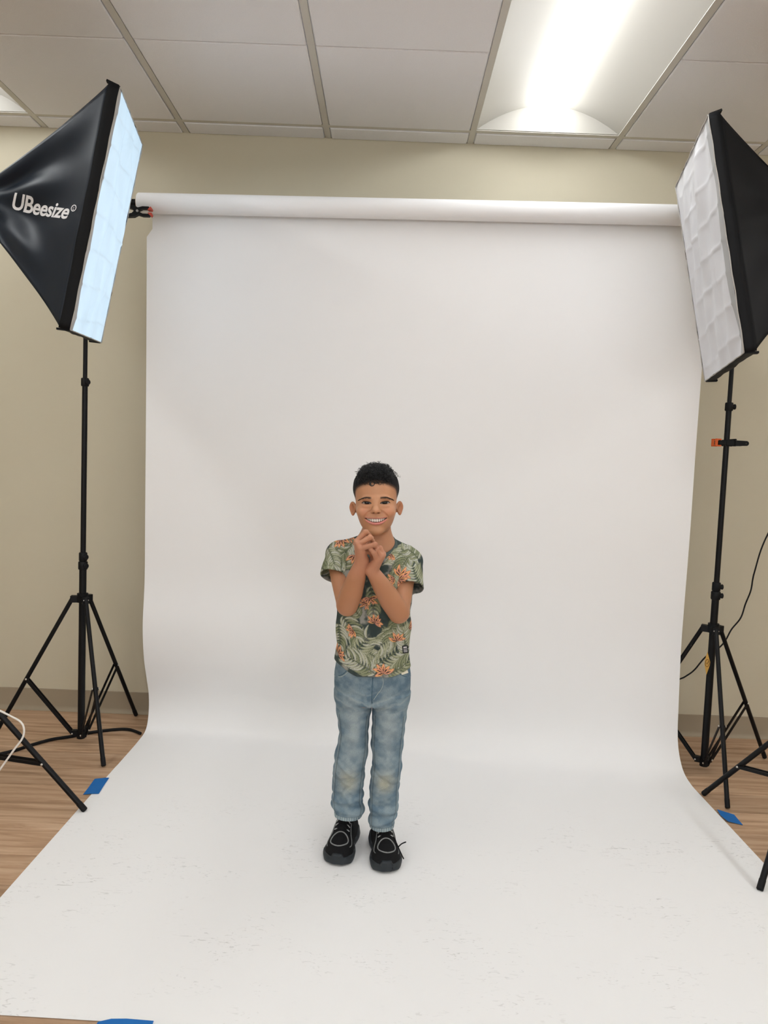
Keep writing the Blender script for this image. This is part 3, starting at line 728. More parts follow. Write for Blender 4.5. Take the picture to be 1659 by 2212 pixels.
def sdf_mesh(f, axes, B=8, slack=1.35, settle=0.0012):
    """sparse surface nets of f(P)=0 on a rectilinear grid; returns verts, quads"""
    ax3 = []
    for a in axes:
        n = len(a)-1; pad = (-n) % B
        if pad: a = np.concatenate([a, a[-1]+(a[-1]-a[-2])*np.arange(1, pad+1)])
        ax3.append(a.astype(f32))
    X, Y, Z = ax3; nb = [(len(a)-1)//B for a in ax3]
    c = [0.5*(a[0:-1:B]+a[B::B]) for a in ax3]; hd = [0.5*(a[B::B]-a[0:-1:B]) for a in ax3]
    G = np.meshgrid(*c, indexing='ij'); Hd = np.meshgrid(*hd, indexing='ij')
    fc = f(tuple(g.ravel() for g in G)).reshape(G[0].shape)
    diag = np.sqrt(Hd[0]**2+Hd[1]**2+Hd[2]**2)
    act = np.abs(fc) < diag*slack
    # filled array, sign from block centres
    F = np.repeat(np.repeat(np.repeat(np.where(fc < 0, f32(-1), f32(1)), B, 0), B, 1), B, 2)
    F = np.pad(F, ((0, 1), (0, 1), (0, 1)), mode='edge').astype(f32)
    bi = np.argwhere(act); o = np.arange(B+1)
    for s in range(0, len(bi), 1500):
        b = bi[s:s+1500]
        ix = (b[:, 0, None]*B+o)[:, :, None, None]; iy = (b[:, 1, None]*B+o)[:, None, :, None]; iz = (b[:, 2, None]*B+o)[:, None, None, :]
        ix, iy, iz = np.broadcast_arrays(ix, iy, iz)
        v = f((X[ix].ravel(), Y[iy].ravel(), Z[iz].ravel()))
        F[ix.ravel(), iy.ravel(), iz.ravel()] = v
    ins = F < 0
    cnt = np.zeros(tuple(n-1 for n in F.shape), np.uint8)
    for dx in (0, 1):
        for dy in (0, 1):
            for dz in (0, 1): cnt += ins[dx:F.shape[0]-1+dx, dy:F.shape[1]-1+dy, dz:F.shape[2]-1+dz]
    cells = np.argwhere((cnt > 0) & (cnt < 8)); nc = len(cells)
    idx = np.full(cnt.shape, -1, np.int32); idx[cells[:, 0], cells[:, 1], cells[:, 2]] = np.arange(nc)
    corners = [(0, 0, 0), (1, 0, 0), (0, 1, 0), (1, 1, 0), (0, 0, 1), (1, 0, 1), (0, 1, 1), (1, 1, 1)]
    val = np.stack([F[cells[:, 0]+d[0], cells[:, 1]+d[1], cells[:, 2]+d[2]] for d in corners], 1)
    acc = np.zeros((nc, 3)); num = np.zeros(nc)
    for a, b in ((0, 1), (2, 3), (4, 5), (6, 7), (0, 2), (1, 3), (4, 6), (5, 7), (0, 4), (1, 5), (2, 6), (3, 7)):
        m = (val[:, a] < 0) != (val[:, b] < 0); t = np.where(m, val[:, a]/np.where(m, val[:, a]-val[:, b], 1), 0)
        p = np.array(corners[a])+t[:, None]*(np.array(corners[b])-np.array(corners[a])); acc += p*m[:, None]; num += m
    loc = acc/num[:, None]
    V = np.stack([ax3[k][cells[:, k]]+loc[:, k]*(ax3[k][cells[:, k]+1]-ax3[k][cells[:, k]]) for k in range(3)], 1)
    Q = []
    for k in range(3):
        u, w = [q for q in range(3) if q != k]
        sa = [slice(None)]*3; sb = [slice(None)]*3; sa[k] = slice(0, -1); sb[k] = slice(1, None)
        for q in (u, w): sa[q] = slice(1, -1); sb[q] = slice(1, -1)
        e = np.argwhere(ins[tuple(sa)] != ins[tuple(sb)]); e[:, u] += 1; e[:, w] += 1
        s0 = ins[e[:, 0], e[:, 1], e[:, 2]]
        du = np.zeros(3, int); du[u] = 1; dw = np.zeros(3, int); dw[w] = 1
        q = [idx[tuple((e-a).T)] for a in (du+dw, dw, np.zeros(3, int), du)]
        q = np.stack(q, 1); flip = s0 if k != 1 else ~s0
        q[~flip] = q[~flip][:, ::-1]; Q.append(q)
    Q = np.concatenate(Q); Q = Q[(Q >= 0).all(1)]
    # settle the vertices on the surface
    h = 4e-4
    for _ in range(2):
        P = tuple(V[:, k].astype(f32) for k in range(3)); f0 = f(P)
        g = np.stack([f(tuple(P[j]+f32(h if j == k else 0) for j in range(3)))-f0 for k in range(3)], 1)/h
        g2 = np.maximum((g**2).sum(1), 0.09); st = np.clip(f0/g2, -settle, settle); V = V-g*st[:, None]
    return V, Q

def tint_mat(name, rough, spec, bump=None, sss=0.0, sheen=0.0, fine=None):
    """material whose own colour is stored on the surface, plus fine procedural grain"""
    m = bpy.data.materials.new(name); m.use_nodes = True; N = m.node_tree.nodes; L = m.node_tree.links; b = N['Principled BSDF']
    b.inputs['Roughness'].default_value = rough; b.inputs['Specular IOR Level'].default_value = spec
    at_ = N.new('ShaderNodeAttribute'); at_.attribute_name = 'tint'; src = at_.outputs['Color']
    tc = N.new('ShaderNodeTexCoord')
    if fine:
        mp = N.new('ShaderNodeMapping'); mp.inputs['Scale'].default_value = fine[2]; L.new(tc.outputs['Object'], mp.inputs['Vector'])
        n = N.new('ShaderNodeTexNoise'); n.inputs['Scale'].default_value = fine[0]; n.inputs['Detail'].default_value = 3; L.new(mp.outputs[0], n.inputs['Vector'])
        hs = N.new('ShaderNodeHueSaturation'); r = N.new('ShaderNodeMapRange'); r.inputs[1].default_value = 0.3; r.inputs[2].default_value = 0.7; r.inputs[3].default_value = 1-fine[1]; r.inputs[4].default_value = 1+fine[1]
        L.new(n.outputs['Fac'], r.inputs[0]); L.new(r.outputs[0], hs.inputs['Value']); L.new(src, hs.inputs['Color']); src = hs.outputs[0]
    L.new(src, b.inputs['Base Color'])
    if sss:
        b.inputs['Subsurface Weight'].default_value = sss; b.inputs['Subsurface Radius'].default_value = (1.0, 0.35, 0.18); b.inputs['Subsurface Scale'].default_value = 0.004
    if sheen: b.inputs['Sheen Weight'].default_value = sheen
    if bump:
        n2 = N.new('ShaderNodeTexNoise'); n2.inputs['Scale'].default_value = bump[0]; n2.inputs['Detail'].default_value = 3; L.new(tc.outputs['Object'], n2.inputs['Vector'])
        bp = N.new('ShaderNodeBump'); bp.inputs['Strength'].default_value = bump[1]; bp.inputs['Distance'].default_value = bump[2]
        L.new(n2.outputs['Fac'], bp.inputs['Height']); L.new(bp.outputs['Normal'], b.inputs['Normal'])
    return m
M_SKIN = tint_mat('skin', 0.50, 0.35, sss=0.12, bump=(1400, 0.10, 0.0004))
M_SHIRT = tint_mat('printed_cotton', 0.85, 0.15, bump=(1800, 0.25, 0.0004), fine=(900, 0.06, (1, 1, 1)))
M_DENIM = tint_mat('washed_denim', 0.85, 0.15, bump=(1500, 0.35, 0.0005), fine=(420, 0.14, (2.2, 2.2, 0.55)))
M_HAIRC = tint_mat('short_hair', 0.6, 0.15, bump=(1100, 0.8, 0.0012))
M_HAIR = mat('black_hair', (0.0055, 0.0055, 0.0065), 0.32, 0.5)
M_BROW = mat('brow_hair', (0.032, 0.019, 0.012), 0.6, 0.3)
M_LASH = mat('eye_lash', (0.006, 0.004, 0.004), 0.5, 0.3)
M_EYE = tint_mat('eye', 0.05, 0.38)
M_TOOTH = mat('tooth_enamel', (0.92, 0.88, 0.82), 0.25, 0.5)
M_KNIT = mat('black_knit', (0.006, 0.006, 0.007), 0.8, 0.2, bump=(900, 0.7, 0.0010))
M_SOLE = mat('dark_rubber_sole', (0.020, 0.025, 0.030), 0.6, 0.4, vary=(60, 0.25))
M_TRIM = mat('grey_stitching', (0.23, 0.24, 0.24), 0.6, 0.4, bump=(700, 0.8, 0.0012), vary=(350, 0.5))
M_LACE = mat('black_lace', (0.008, 0.008, 0.010), 0.8, 0.2)
M_EYELET = mat('grey_eyelet_webbing', (0.45, 0.46, 0.46), 0.5, 0.4)
M_RIB = mat('grey_green_rib', srgb(84, 95, 92), 0.9, 0.1, bump=(900, 0.3, 0.0005))
M_HEMST = mat('pale_stitch', (0.42, 0.47, 0.46), 0.9, 0.1)
M_SEAM = mat('denim_seam', srgb(82, 108, 124), 0.9, 0.1)
M_PATCH = mat('black_woven_label', (0.012, 0.013, 0.016), 0.8, 0.2)
A_ = lambda px, py, Y: tuple(at(px, py, Y))

# ================================================================== head
RHO = 0.050
FP = at(811.7, 1087.0, 2.112); HO = np.array(FP) + np.array([0, 0.078, 0])      # head origin, eye level
EX = np.array([math.cos(RHO), 0, math.sin(RHO)]); EZ = np.array([-math.sin(RHO), 0, math.cos(RHO)])
def to_head(P):
    x, y, z = P[0]-f32(HO[0]), P[1]-f32(HO[1]), P[2]-f32(HO[2])
    return ((x*f32(EX[0])+z*f32(EX[2]))*f32(1000), y*f32(1000), (x*f32(EZ[0])+z*f32(EZ[2]))*f32(1000))
def from_head(p):
    p = np.asarray(p, float)/1000
    return HO + p[..., 0:1]*EX + p[..., 1:2]*np.array([0, 1, 0]) + p[..., 2:3]*EZ
NECK_A, NECK_B = (0, 14, -40), (4, 22, -128)
def head_base(p):
    x = np.abs(p[0]); q = (x, p[1], p[2])
    d = ell(p, (0, 13, 36), (66, 80, 60))
    d = smin(d, ell(p, (0, -16, -14), (59.5, 57, 64)), 16)
    d = smin(d, ell(q, (10, -25, -54), (34.5, 40, 35)), 16)
    d = smin(d, ell(p, (0, -54, -80), (20, 17, 14)), 14)
    d = smin(d, ell(q, (34, -52, -26), (21, 19, 17)), 14)
    d = smin(d, ell(p, (0, -52, -47), (32, 21, 22)), 12)
    return d
# smile curves (mm, u across, v up)
def lip_top(u): return -44.8 + 2.2*(u/30.0)**2
def lip_bot(u): return -43.6 - 11.8*(1-(np.abs(u)/30.5)**2.2)
EU, EC, EHW = 24.4, 26.0, 13.8      # eyeball centre, middle and half width of the lid opening
def eye_top(s): return 4.3*np.maximum(1-s*s, 0)**0.75 - 0.4 + 0.5*s
def eye_bot(s): return -2.9*np.maximum(1-s*s, 0)**0.8 - 0.4 + 0.5*s
_yc = {}
def front_y(u, v, f=head_base):
    """depth of the face surface (mm) at u, v by marching from the front"""
    u = np.atleast_1d(np.asarray(u, f32)); v = np.atleast_1d(np.asarray(v, f32)); y = np.full(u.shape, -105, f32)
    for _ in range(60): y = y + np.clip(f((u, y, v)), -4, 6)*f32(0.8)
    return y
_fold_u = np.array([13.5, 20, 27, 32.5, 34.5]); _fold_v = np.array([-21.5, -26, -33, -40, -46.])
_fold_y = front_y(_fold_u, _fold_v)
_lu = np.linspace(0, 30, 9)
_ly_t = front_y(_lu, lip_top(_lu)+1.5); _ly_b = front_y(_lu, lip_bot(_lu)-3.0)
EYE_Y = float(front_y([EU], [0.0])[0]) + 3.2
EYE_R = 11.6; EYE_C = EYE_Y + EYE_R
def head_sdf(P):
    p = to_head(P); x = np.abs(p[0]); q = (x, p[1], p[2])
    d = head_base(p)
    far = d > 30
    # brow, sockets, lids
    d = smin(d, ell(q, (25, -65, 13), (19, 9, 5)), 9)
    d = smax(d, -ell(q, (24, -88, 1), (17, 11.8, 10)), 10)
    d = smin(d, ell(q, (EU, EYE_C, 0), (EYE_R+4.4, EYE_R+1.0, EYE_R+0.2)), 3)
    # pouch under the smiling eye
    d = smin(d, ell(q, (23, -65.0, -9.0), (14, 6.0, 4.0)), 6)
    # nose
    d = smin(d, cone(p, (0, -66, 9), (0, -78.5, -15), 6.0, 8.0), 13)
    d = smin(d, ell(p, (0, -83.5, -20.5), (10.0, 8.6, 7.8)), 7)
    d = smin(d, ell(q, (9.4, -77.5, -24.0), (5.8, 7.6, 5.4)), 4)
    d = smax(d, -ell(q, (6.2, -83.5, -27.6), (3.6, 5.5, 2.6)), 1.6)
    # smile fold
    fo = chain(q, list(zip(_fold_u, _fold_y-1.0, _fold_v)), [1.8, 2.8, 3.0, 2.8, 1.8]); d = smax(d, -fo, 3.2)
    # philtrum
    d = smax(d, -cone(p, (0, float(front_y([0], [-36])[0])-2.2, -34), (0, float(front_y([0], [-40])[0])-2.2, -40), 1.6, 1.8), 3)
    # lips
    up = chain(q, list(zip(_lu, _ly_t+1.2, lip_top(_lu)+1.4)), list(2.9-1.6*(_lu/30)**2)); d = smin(d, up, 2.5)
    lo = chain(q, list(zip(_lu, _ly_b+0.6, lip_bot(_lu)-3.3)), list(4.1-2.7*(_lu/30)**2)); d = smin(d, lo, 3.0)
    d = smax(d, -cone(q, (0, float(_ly_b[0])-0.5, -66.5), (12, float(_ly_b[3])+0.5, -64.5), 2.4, 1.4), 5)
    op = np.maximum(np.maximum(p[2]-lip_top(p[0]), lip_bot(p[0])-p[2])*0.75, x-31); op = np.maximum(op, p[1]+52)
    d = smax(d, -op, 1.2)
    # eye opening
    s = (x-EC)/EHW
    sl = np.maximum(np.maximum(p[2]-eye_top(s), eye_bot(s)-p[2])*0.8, (np.abs(s)-1)*EHW); sl = np.maximum(sl, p[1]-(EYE_Y+9))
    d = smax(d, -sl, 0.9)
    # ear: cupped disc standing off the head
    ex, ey, ez = x-67.0, p[1]-6.0, p[2]+20.0
    nx, ny = math.sin(0.85), -math.cos(0.85)       # outward normal of the cup
    un = ex*f32(nx)+ey*f32(ny); ut = ex*f32(-ny)+ey*f32(nx)
    wz = 21.0; wt = 10.0+5.0*sst(ez, -18, 6)
    rr = np.sqrt((ut/wt)**2+(ez/wz)**2)
    e = smax(np.abs(un-2.6*rr**2)-3.4, (rr-1)*11.5, 4.0)
    cup = ell((un, ut, ez), (5.2, -1.0, 1.0), (6.6, 7.4, 12.5)); e = smax(e, -cup, 1.6)
    e = smin(e, cone(q, (56, 4, -28), (62, 4, -12), 5.0, 5.0), 4)
    d = smin(d, e, 3.0)
    d = smin(d, cone(p, NECK_A, NECK_B, 39, 41), 10)
    return d*f32(0.001)

# ================================================================== arms and hands (world)
SHR, SHL = A_(722, 1202, 2.222), A_(884, 1210, 2.222)
ELR, ELL_ = A_(750, 1308, 2.106), A_(861.5, 1324, 2.106)
WRR, WRL = A_(782, 1211, 2.052), A_(802.5, 1231, 2.056)
HANDS = {
 'R': dict(w=WRR, f=[ # (MCP, PIP, DIP, tip), radii
   ([A_(770.5, 1169.5, 2.036), A_(790.0, 1149.0, 2.034), A_(797, 1155, 2.052), A_(794, 1166, 2.062)], [.0078, .0068, .0060, .0052]),
   ([A_(773.5, 1176.5, 2.026), A_(799.0, 1161.0, 2.022), A_(805, 1169, 2.042), A_(799, 1178, 2.052)], [.0080, .0070, .0061, .0053]),
   ([A_(778.5, 1184.5, 2.022), A_(810.0, 1176.5, 2.016), A_(812, 1183, 2.036), A_(803, 1187, 2.046)], [.0078, .0066, .0058, .0050]),
   ([A_(783.5, 1192.0, 2.030), A_(797.0, 1190.5, 2.048), A_(800, 1189, 2.060), A_(794, 1188, 2.068)], [.0072, .0062, .0054, .0047])],
   th=([A_(778, 1200, 2.066), A_(790, 1186, 2.080), A_(800, 1172, 2.076), A_(803, 1162, 2.070)], [.0105, .0085, .0070, .0058])),
 'L': dict(w=WRL, f=[
   ([A_(814.5, 1209.0, 2.036), A_(807.5, 1194.0, 2.022), A_(801, 1186.5, 2.020), A_(794.6, 1181.8, 2.024)], [.0076, .0066, .0058, .0050]),
   ([A_(822.5, 1203.0, 2.036), A_(814.0, 1187.5, 2.030), A_(806, 1186, 2.040), A_(800, 1190, 2.048)], [.0080, .0068, .0060, .0052]),
   ([A_(826.5, 1199.0, 2.044), A_(819.0, 1184.5, 2.044), A_(810, 1182, 2.056), A_(802, 1184, 2.066)], [.0080, .0068, .0060, .0052]),
   ([A_(826.5, 1196.5, 2.054), A_(821.0, 1184.0, 2.060), A_(812, 1180, 2.072), A_(804, 1180, 2.078)], [.0076, .0066, .0058, .0050])],
   th=([A_(805, 1216, 2.066), A_(806, 1202, 2.062), A_(800.5, 1193.5, 2.048), A_(788.5, 1191.6, 2.036)], [.0100, .0080, .0068, .0058]))}
def mid(a, b, t): return tuple(a[i]+(b[i]-a[i])*t for i in range(3))
def hand_sdf(P, H):
    w = H['w']; palm = None
    for i, (pts, r) in enumerate(H['f']):
        c = chain(P, [w, mid(w, pts[0], 0.35), pts[0]], [.0150, .0135-.0006*i, r[0]+.0012]); palm = c if palm is None else smin(palm, c, .008)
    tp, tr = H['th']
    palm = smin(palm, chain(P, [mid(w, tp[0], 0.25), tp[0]], [.0140, tr[0]]), .008)
    d = palm
    for pts, r in H['f']:
        fg = chain(P, pts, r, 0.0025)
        # knuckle swell at the middle joint
        fg = smin(fg, np.sqrt((P[0]-f32(pts[1][0]))**2+(P[1]-f32(pts[1][1]))**2+(P[2]-f32(pts[1][2]))**2)-f32(r[1]*1.10), .003)
        d = smin(d, fg, .0018)
    d = smin(d, chain(P, tp, tr, 0.003), .0018)
    return d
def arm_sdf(P, sh, el, wr, side):
    u = chain(P, [sh, mid(sh, el, 0.5), mid(sh, el, 0.98)], [.0235, .0272, .0290])
    # forearm with a fuller muscle near the elbow, flattening to the wrist
    fo = chain(P, [el, mid(el, wr, 0.28), mid(el, wr, 0.62), mid(el, wr, 1.0)], [.0305, .0318, .0262, .0176])
    return smin(u, fo, .004)
TORSO_C = (A_(806, 1250, 2.205)[0], 2.205)
def torso_skin(P):
    cx, cy = TORSO_C
    z = P[2]; a = np.interp(z, [0.45, 0.55, 0.62, 0.75, 0.86, 0.92, 0.955, 0.99], [.088, .095, .090, .088, .093, .086, .058, .030]).astype(f32)
    b = np.interp(z, [0.45, 0.62, 0.75, 0.87, 0.93, 0.96, 0.99], [.070, .066, .064, .066, .060, .052, .035]).astype(f32)
    k = np.sqrt(((P[0]-f32(cx))/a)**2+((P[1]-f32(cy))/b)**2)
    d = (k-1)*np.minimum(a, b)
    return np.maximum(np.maximum(d, f32(.47)-z), z-f32(.985))
LEGX = (A_(762, 1600, 2.21)[0], A_(836, 1600, 2.21)[0])
def legs_skin(P):
    d = None
    for x, fx, fy in ((LEGX[0], -0.083, 2.250), (LEGX[1], 0.027, 2.240)):
        q = chain(P, [(x, 2.205, .50), (x*0.9+fx*0.1, 2.20, .30), (fx, fy, .070)], [.046, .034, .020])
        q = smin(q, cone(P, (fx, fy, .060), (fx+(-.005 if x < -0.02 else .005), fy-.05, .030), .017, .012), .012); d = q if d is None else np.minimum(d, q)
    return d
def part_of(P, m, fn, far=0.5):
    out = np.full(P[0].shape, f32(far)); 
    if m.any(): out[m] = fn(tuple(q[m] for q in P))
    return out
def body_sdf(P):
    z = P[2]
    d = part_of(P, z > f32(.865), head_sdf)
    t = smin(part_of(P, (z > f32(.43)) & (z < f32(1.03)), torso_skin), part_of(P, z < f32(.60), legs_skin), .03)
    d = smin(d, t, .022)
    ma = (z > f32(.64)) & (z < f32(1.0))
    def arms_f(Q):
        ar = smin(arm_sdf(Q, SHR, ELR, WRR, -1), hand_sdf(Q, HANDS['R']), .006)
        al = smin(arm_sdf(Q, SHL, ELL_, WRL, 1), hand_sdf(Q, HANDS['L']), .006)
        return smin(ar, al, .0008)
    arms = part_of(P, ma, arms_f)
    # shoulders melt into the torso, forearms stay free of it
    return np.where(P[1] < f32(2.13), np.minimum(d, arms), smin(d, arms, .004))

def steps(*seg):
    out = [seg[0][0]]
    for a, b, h in seg:
        n = max(1, int(round((b-a)/h))); out += list(np.linspace(a, b, n+1)[1:])
    return np.array(out)
hx, hz = HO[0], HO[2]
axX = steps((-0.20, hx-0.088, .0022), (hx-0.088, hx+0.088, .0011), (hx+0.088, 0.15, .0022))
axY = steps((1.992, 2.15, .0011), (2.15, 2.31, .0020))
axZ = steps((0.0, 0.68, .006), (0.68, 0.845, .0020), (0.845, hz+0.115, .0011))
import time as _t
_t0 = _t.time()
BV, BQ = sdf_mesh(body_sdf, (axX, axY, axZ))

# hair region, used for the fade painted into the scalp and for the cap
def hair_line(p):
    """mm, negative inside the hair"""
    x = np.abs(p[0]); y = p[1]; z = p[2]
    front = 58.5 - z - 0.0060*x*x
    # temple and sideburn edge, then round behind the ear to the nape
    edge = np.interp(z, [-40, -8, 4, 14, 30, 46, 60], [36, 22, -4, -14, -22, -32, -60])
    side = np.maximum(edge - y, np.interp(y, [-20, 0, 10, 24, 40, 90], [4, 2, 6, -6, -38, -46]) - z)
    return smin(front, side, 8)
ph = to_head(tuple(BV[:, k].astype(f32) for k in range(3))); ph = tuple(np.asarray(q, float) for q in ph)
def body_colour():
    x, y, z = ph; au = np.abs(x); n = len(x)
    base = np.tile(np.array([0.455, 0.215, 0.115]), (n, 1))
    w = np.zeros(n)
    def mixc(mask, c):
        nonlocal base
        base = base*(1-mask[:, None]) + np.array(c)*mask[:, None]
    isface = (z > -100) & (y < 60)
    fl = isface*1.0
    # face is a touch lighter and yellower, cheeks, nose and ears redder; hands pinker
    mixc(fl*sst(-y, 20, 60)*0.85, (0.565, 0.290, 0.160))
    mixc(fl*np.exp(-((au-36)/17)**2-((z+24)/15)**2)*(y < -20)*0.55, (0.64, 0.275, 0.170))
    mixc(fl*np.exp(-(x/11)**2-((z+21)/9)**2)*(y < -60)*0.35, (0.64, 0.31, 0.185))
    mixc(fl*sst(au, 66, 72)*(z < 12)*(z > -45)*0.5, (0.52, 0.21, 0.115))
    hz_ = sst(-BV[:, 1], -2.095, -2.080)
    mixc(hz_*sst(BV[:, 2], 0.85, 0.89)*0.55, (0.53, 0.245, 0.160))
    # lips
    fu = y < -45
    up = np.exp(-np.maximum(np.abs(z-(lip_top(x)+1.0))-1.9, 0)**2/0.8)*(au < 31.5)*fu
    lo = np.exp(-np.maximum(np.abs(z-(lip_bot(x)-3.2))-3.2*(1-0.62*(np.minimum(au, 30)/30)**2), 0)**2/0.9)*(au < 30)*fu
    mixc(np.clip(up, 0, 1)*0.75, (0.46, 0.175, 0.135)); mixc(np.clip(lo, 0, 1)*0.85, (0.66, 0.23, 0.21))
    # inside of the mouth
    inn = (z < lip_top(x)-0.4) & (z > lip_bot(x)+0.4) & (au < 30.5) & (y > -75) & (y < -45) & fu
    mixc(inn*(y > (front_y(np.zeros(1), np.array([-50.]))[0]+6)), (0.05, 0.012, 0.010))
    mixc(np.exp(-((au-30.5)/2.2)**2-((z+43.5)/1.6)**2)*fu*0.8, (0.10, 0.03, 0.02))
    # nostrils
    mixc(np.exp(-((au-6)/2.8)**2-((z+27.8)/1.9)**2)*(y < -72)*0.85, (0.10, 0.035, 0.02))
    # lid rims
    s = (au-EC)/EHW
    lid = np.exp(-((z-eye_top(np.clip(s, -1, 1)))/1.1)**2)*(np.abs(s) < 1.03)*(y < -50)*(z < 9)*(z > -5)
    mixc(np.clip(lid, 0, 1)*0.8, (0.06, 0.025, 0.018))
    lid2 = np.exp(-((z-eye_bot(np.clip(s, -1, 1))+0.2)/0.9)**2)*(np.abs(s) < 1.0)*(y < -50)*(z < 3)*(z > -6)
    mixc(np.clip(lid2, 0, 1)*0.5, (0.20, 0.08, 0.05))
    # brows: short hairs lie over this tone
    bu = np.clip((au-12)/38, 0, 1); bv = 13.2+3.6*np.sin(np.pi*np.clip(bu*0.85+0.1, 0, 1))-7.5*bu**2.4
    bm_ = np.exp(-((z-bv)/(2.9-1.5*bu))**2)*sst(au, 10, 15)*sst(-au, -52, -45)*(y < -25)
    mixc(np.clip(bm_, 0, 1)*0.86, (0.055, 0.030, 0.019))
    # clipped sides: skin showing through very short hair
    hl = hair_line(ph); fade = sst(-hl, -9, 6)*(z > -75)
    mixc(fade*0.93*(1-0.0*fl), (0.016, 0.013, 0.012))
    return base
person = thing('person', 'smiling boy in leafy print t-shirt and light jeans, hands clasped under his chin', 'person', (-0.025, 2.2, 0.0))
fast_obj('body', BV, BQ, M_SKIN, person, body_colour())

# hair cap: a skin-tight layer that thickens towards the crown
def cap_sdf(P):
    p = to_head(P); hb = head_base(p); hl = hair_line(p)
    th = np.clip(0.3 + 0.055*np.maximum(-hl, 0) + 9.5*sst(p[2], 50, 88)*(1-0.85*sst(np.abs(p[0]), 22, 58)), 0, 12)
    lump = 1.3*np.sin(p[0]*0.33+p[1]*0.21)*np.sin(p[1]*0.37-p[2]*0.19+1)*sst(p[2], 45, 70)
    return np.maximum(np.maximum(hb - th - lump, hl*0.8), -hb-6)*f32(0.001)
cv, cq = sdf_mesh(cap_sdf, (np.arange(hx-0.086, hx+0.086, .0016), np.arange(2.08, 2.31, .0020), np.arange(hz-0.06, hz+0.125, .0016)))
pc = tuple(np.asarray(q, float) for q in to_head(tuple(cv[:, k].astype(f32) for k in range(3))))
fc_ = sst(-hair_line(pc), 0, 9)[:, None]
cc = np.array([0.120, 0.066, 0.042])*(1-fc_)+np.array([0.006, 0.006, 0.007])*fc_
hair_cap = fast_obj('hair', cv, cq, M_HAIRC, person, cc)
hair_cap['label'] = 'short black hair, clipped at the sides'

# curls on top: each a tapering coil
rng = np.random.default_rng(11)
def strands(roots, dirs, turns, rad, length, thick, seed=0):
    r = np.random.default_rng(seed); n = len(roots); S = 13; K = 4; allV = []; allF = []
    for i in range(n):
        d = dirs[i]/np.linalg.norm(dirs[i]); a = np.cross(d, r.normal(size=3)); a /= np.linalg.norm(a); b = np.cross(d, a)
        ph0 = r.uniform(0, 6.28); s = np.linspace(0, 1, S); tr = turns[i]*2*np.pi
        R = rad[i]*sst(s, 0, 0.25)
        C = roots[i] + d*(length[i]*(s-0.35*s*s))[:, None] + a*(R*(np.cos(ph0+tr*s)-math.cos(ph0)))[:, None] + b*(R*(np.sin(ph0+tr*s)-math.sin(ph0)))[:, None]
        C[:, 2] -= 4.0*s**2
        tg = np.gradient(C, axis=0); tg /= np.linalg.norm(tg, axis=1)[:, None]+1e-9
        u = np.cross(tg, np.array([0.31, 0.52, 0.79])); u /= np.linalg.norm(u, axis=1)[:, None]+1e-9; w = np.cross(tg, u)
        rr = thick[i]*(1-0.75*s**1.5)
        ang = np.arange(K)*2*np.pi/K
        V = C[:, None]+rr[:, None, None]*(u[:, None]*np.cos(ang)[None, :, None]+w[:, None]*np.sin(ang)[None, :, None])
        base = i*S*K; q = np.arange(S-1)[:, None]*K+np.arange(K)[None]; q2 = np.arange(S-1)[:, None]*K+(np.arange(K)[None]+1) % K
        allV.append(V.reshape(-1, 3)); allF.append(np.stack([q, q2, q2+K, q+K], -1).reshape(-1, 4)+base)
    return np.concatenate(allV), np.concatenate(allF)
sel = np.where(pc[2] > 52)[0]; sel = sel[-hair_line(tuple(q[sel] for q in pc)) > 2]
hv = np.stack([q[sel] for q in pc], 1); nrm = (hv-np.array([0, 10, 30]))/np.array([66, 80, 60])**2; nrm /= np.linalg.norm(nrm, axis=1)[:, None]
w_ = sst(hv[:, 2], 50, 80)+0.15+0.9*((hv[:, 1] < -25) & (hv[:, 2] > 56) & (np.abs(hv[:, 0]) < 42)); pick = rng.choice(len(sel), 2900, replace=False, p=w_/w_.sum())
R_, D_ = hv[pick]-nrm[pick]*2.5, nrm[pick]
fw = np.maximum(sst(hv[pick][:, 2], 45, 85), 0.55*(hv[pick][:, 1] < -30)*(np.abs(hv[pick][:, 0]) < 40))
lat = 1-0.60*sst(np.abs(hv[pick][:, 0]), 28, 60)
dirs = D_*(0.35+0.75*fw[:, None])+rng.normal(size=(len(pick), 3))*0.48+np.array([0.05, -0.30, 0.10])
n_ = len(pick)
SV, SF = strands(R_, dirs, rng.uniform(0.5, 1.5, n_), rng.uniform(2.6, 5.4, n_)*(0.30+0.70*fw)*lat, rng.uniform(9, 20, n_)*(0.22+0.78*fw)*lat, rng.uniform(0.38, 0.80, n_), 5)
# longer flyaway curls that break up the outline
pk = rng.choice(np.where(hv[:, 2] > 78)[0], 170, replace=False)
F2 = strands(hv[pk]-nrm[pk]*2, nrm[pk]*1.0+rng.normal(size=(170, 3))*0.55+np.array([0.1, -0.1, 0.1]), rng.uniform(0.7, 1.4, 170), rng.uniform(4.5, 7.5, 170), rng.uniform(14, 24, 170), rng.uniform(0.55, 0.95, 170), 9)
SF = np.concatenate([SF, F2[1]+len(SV)]); SV = np.concatenate([SV, F2[0]])
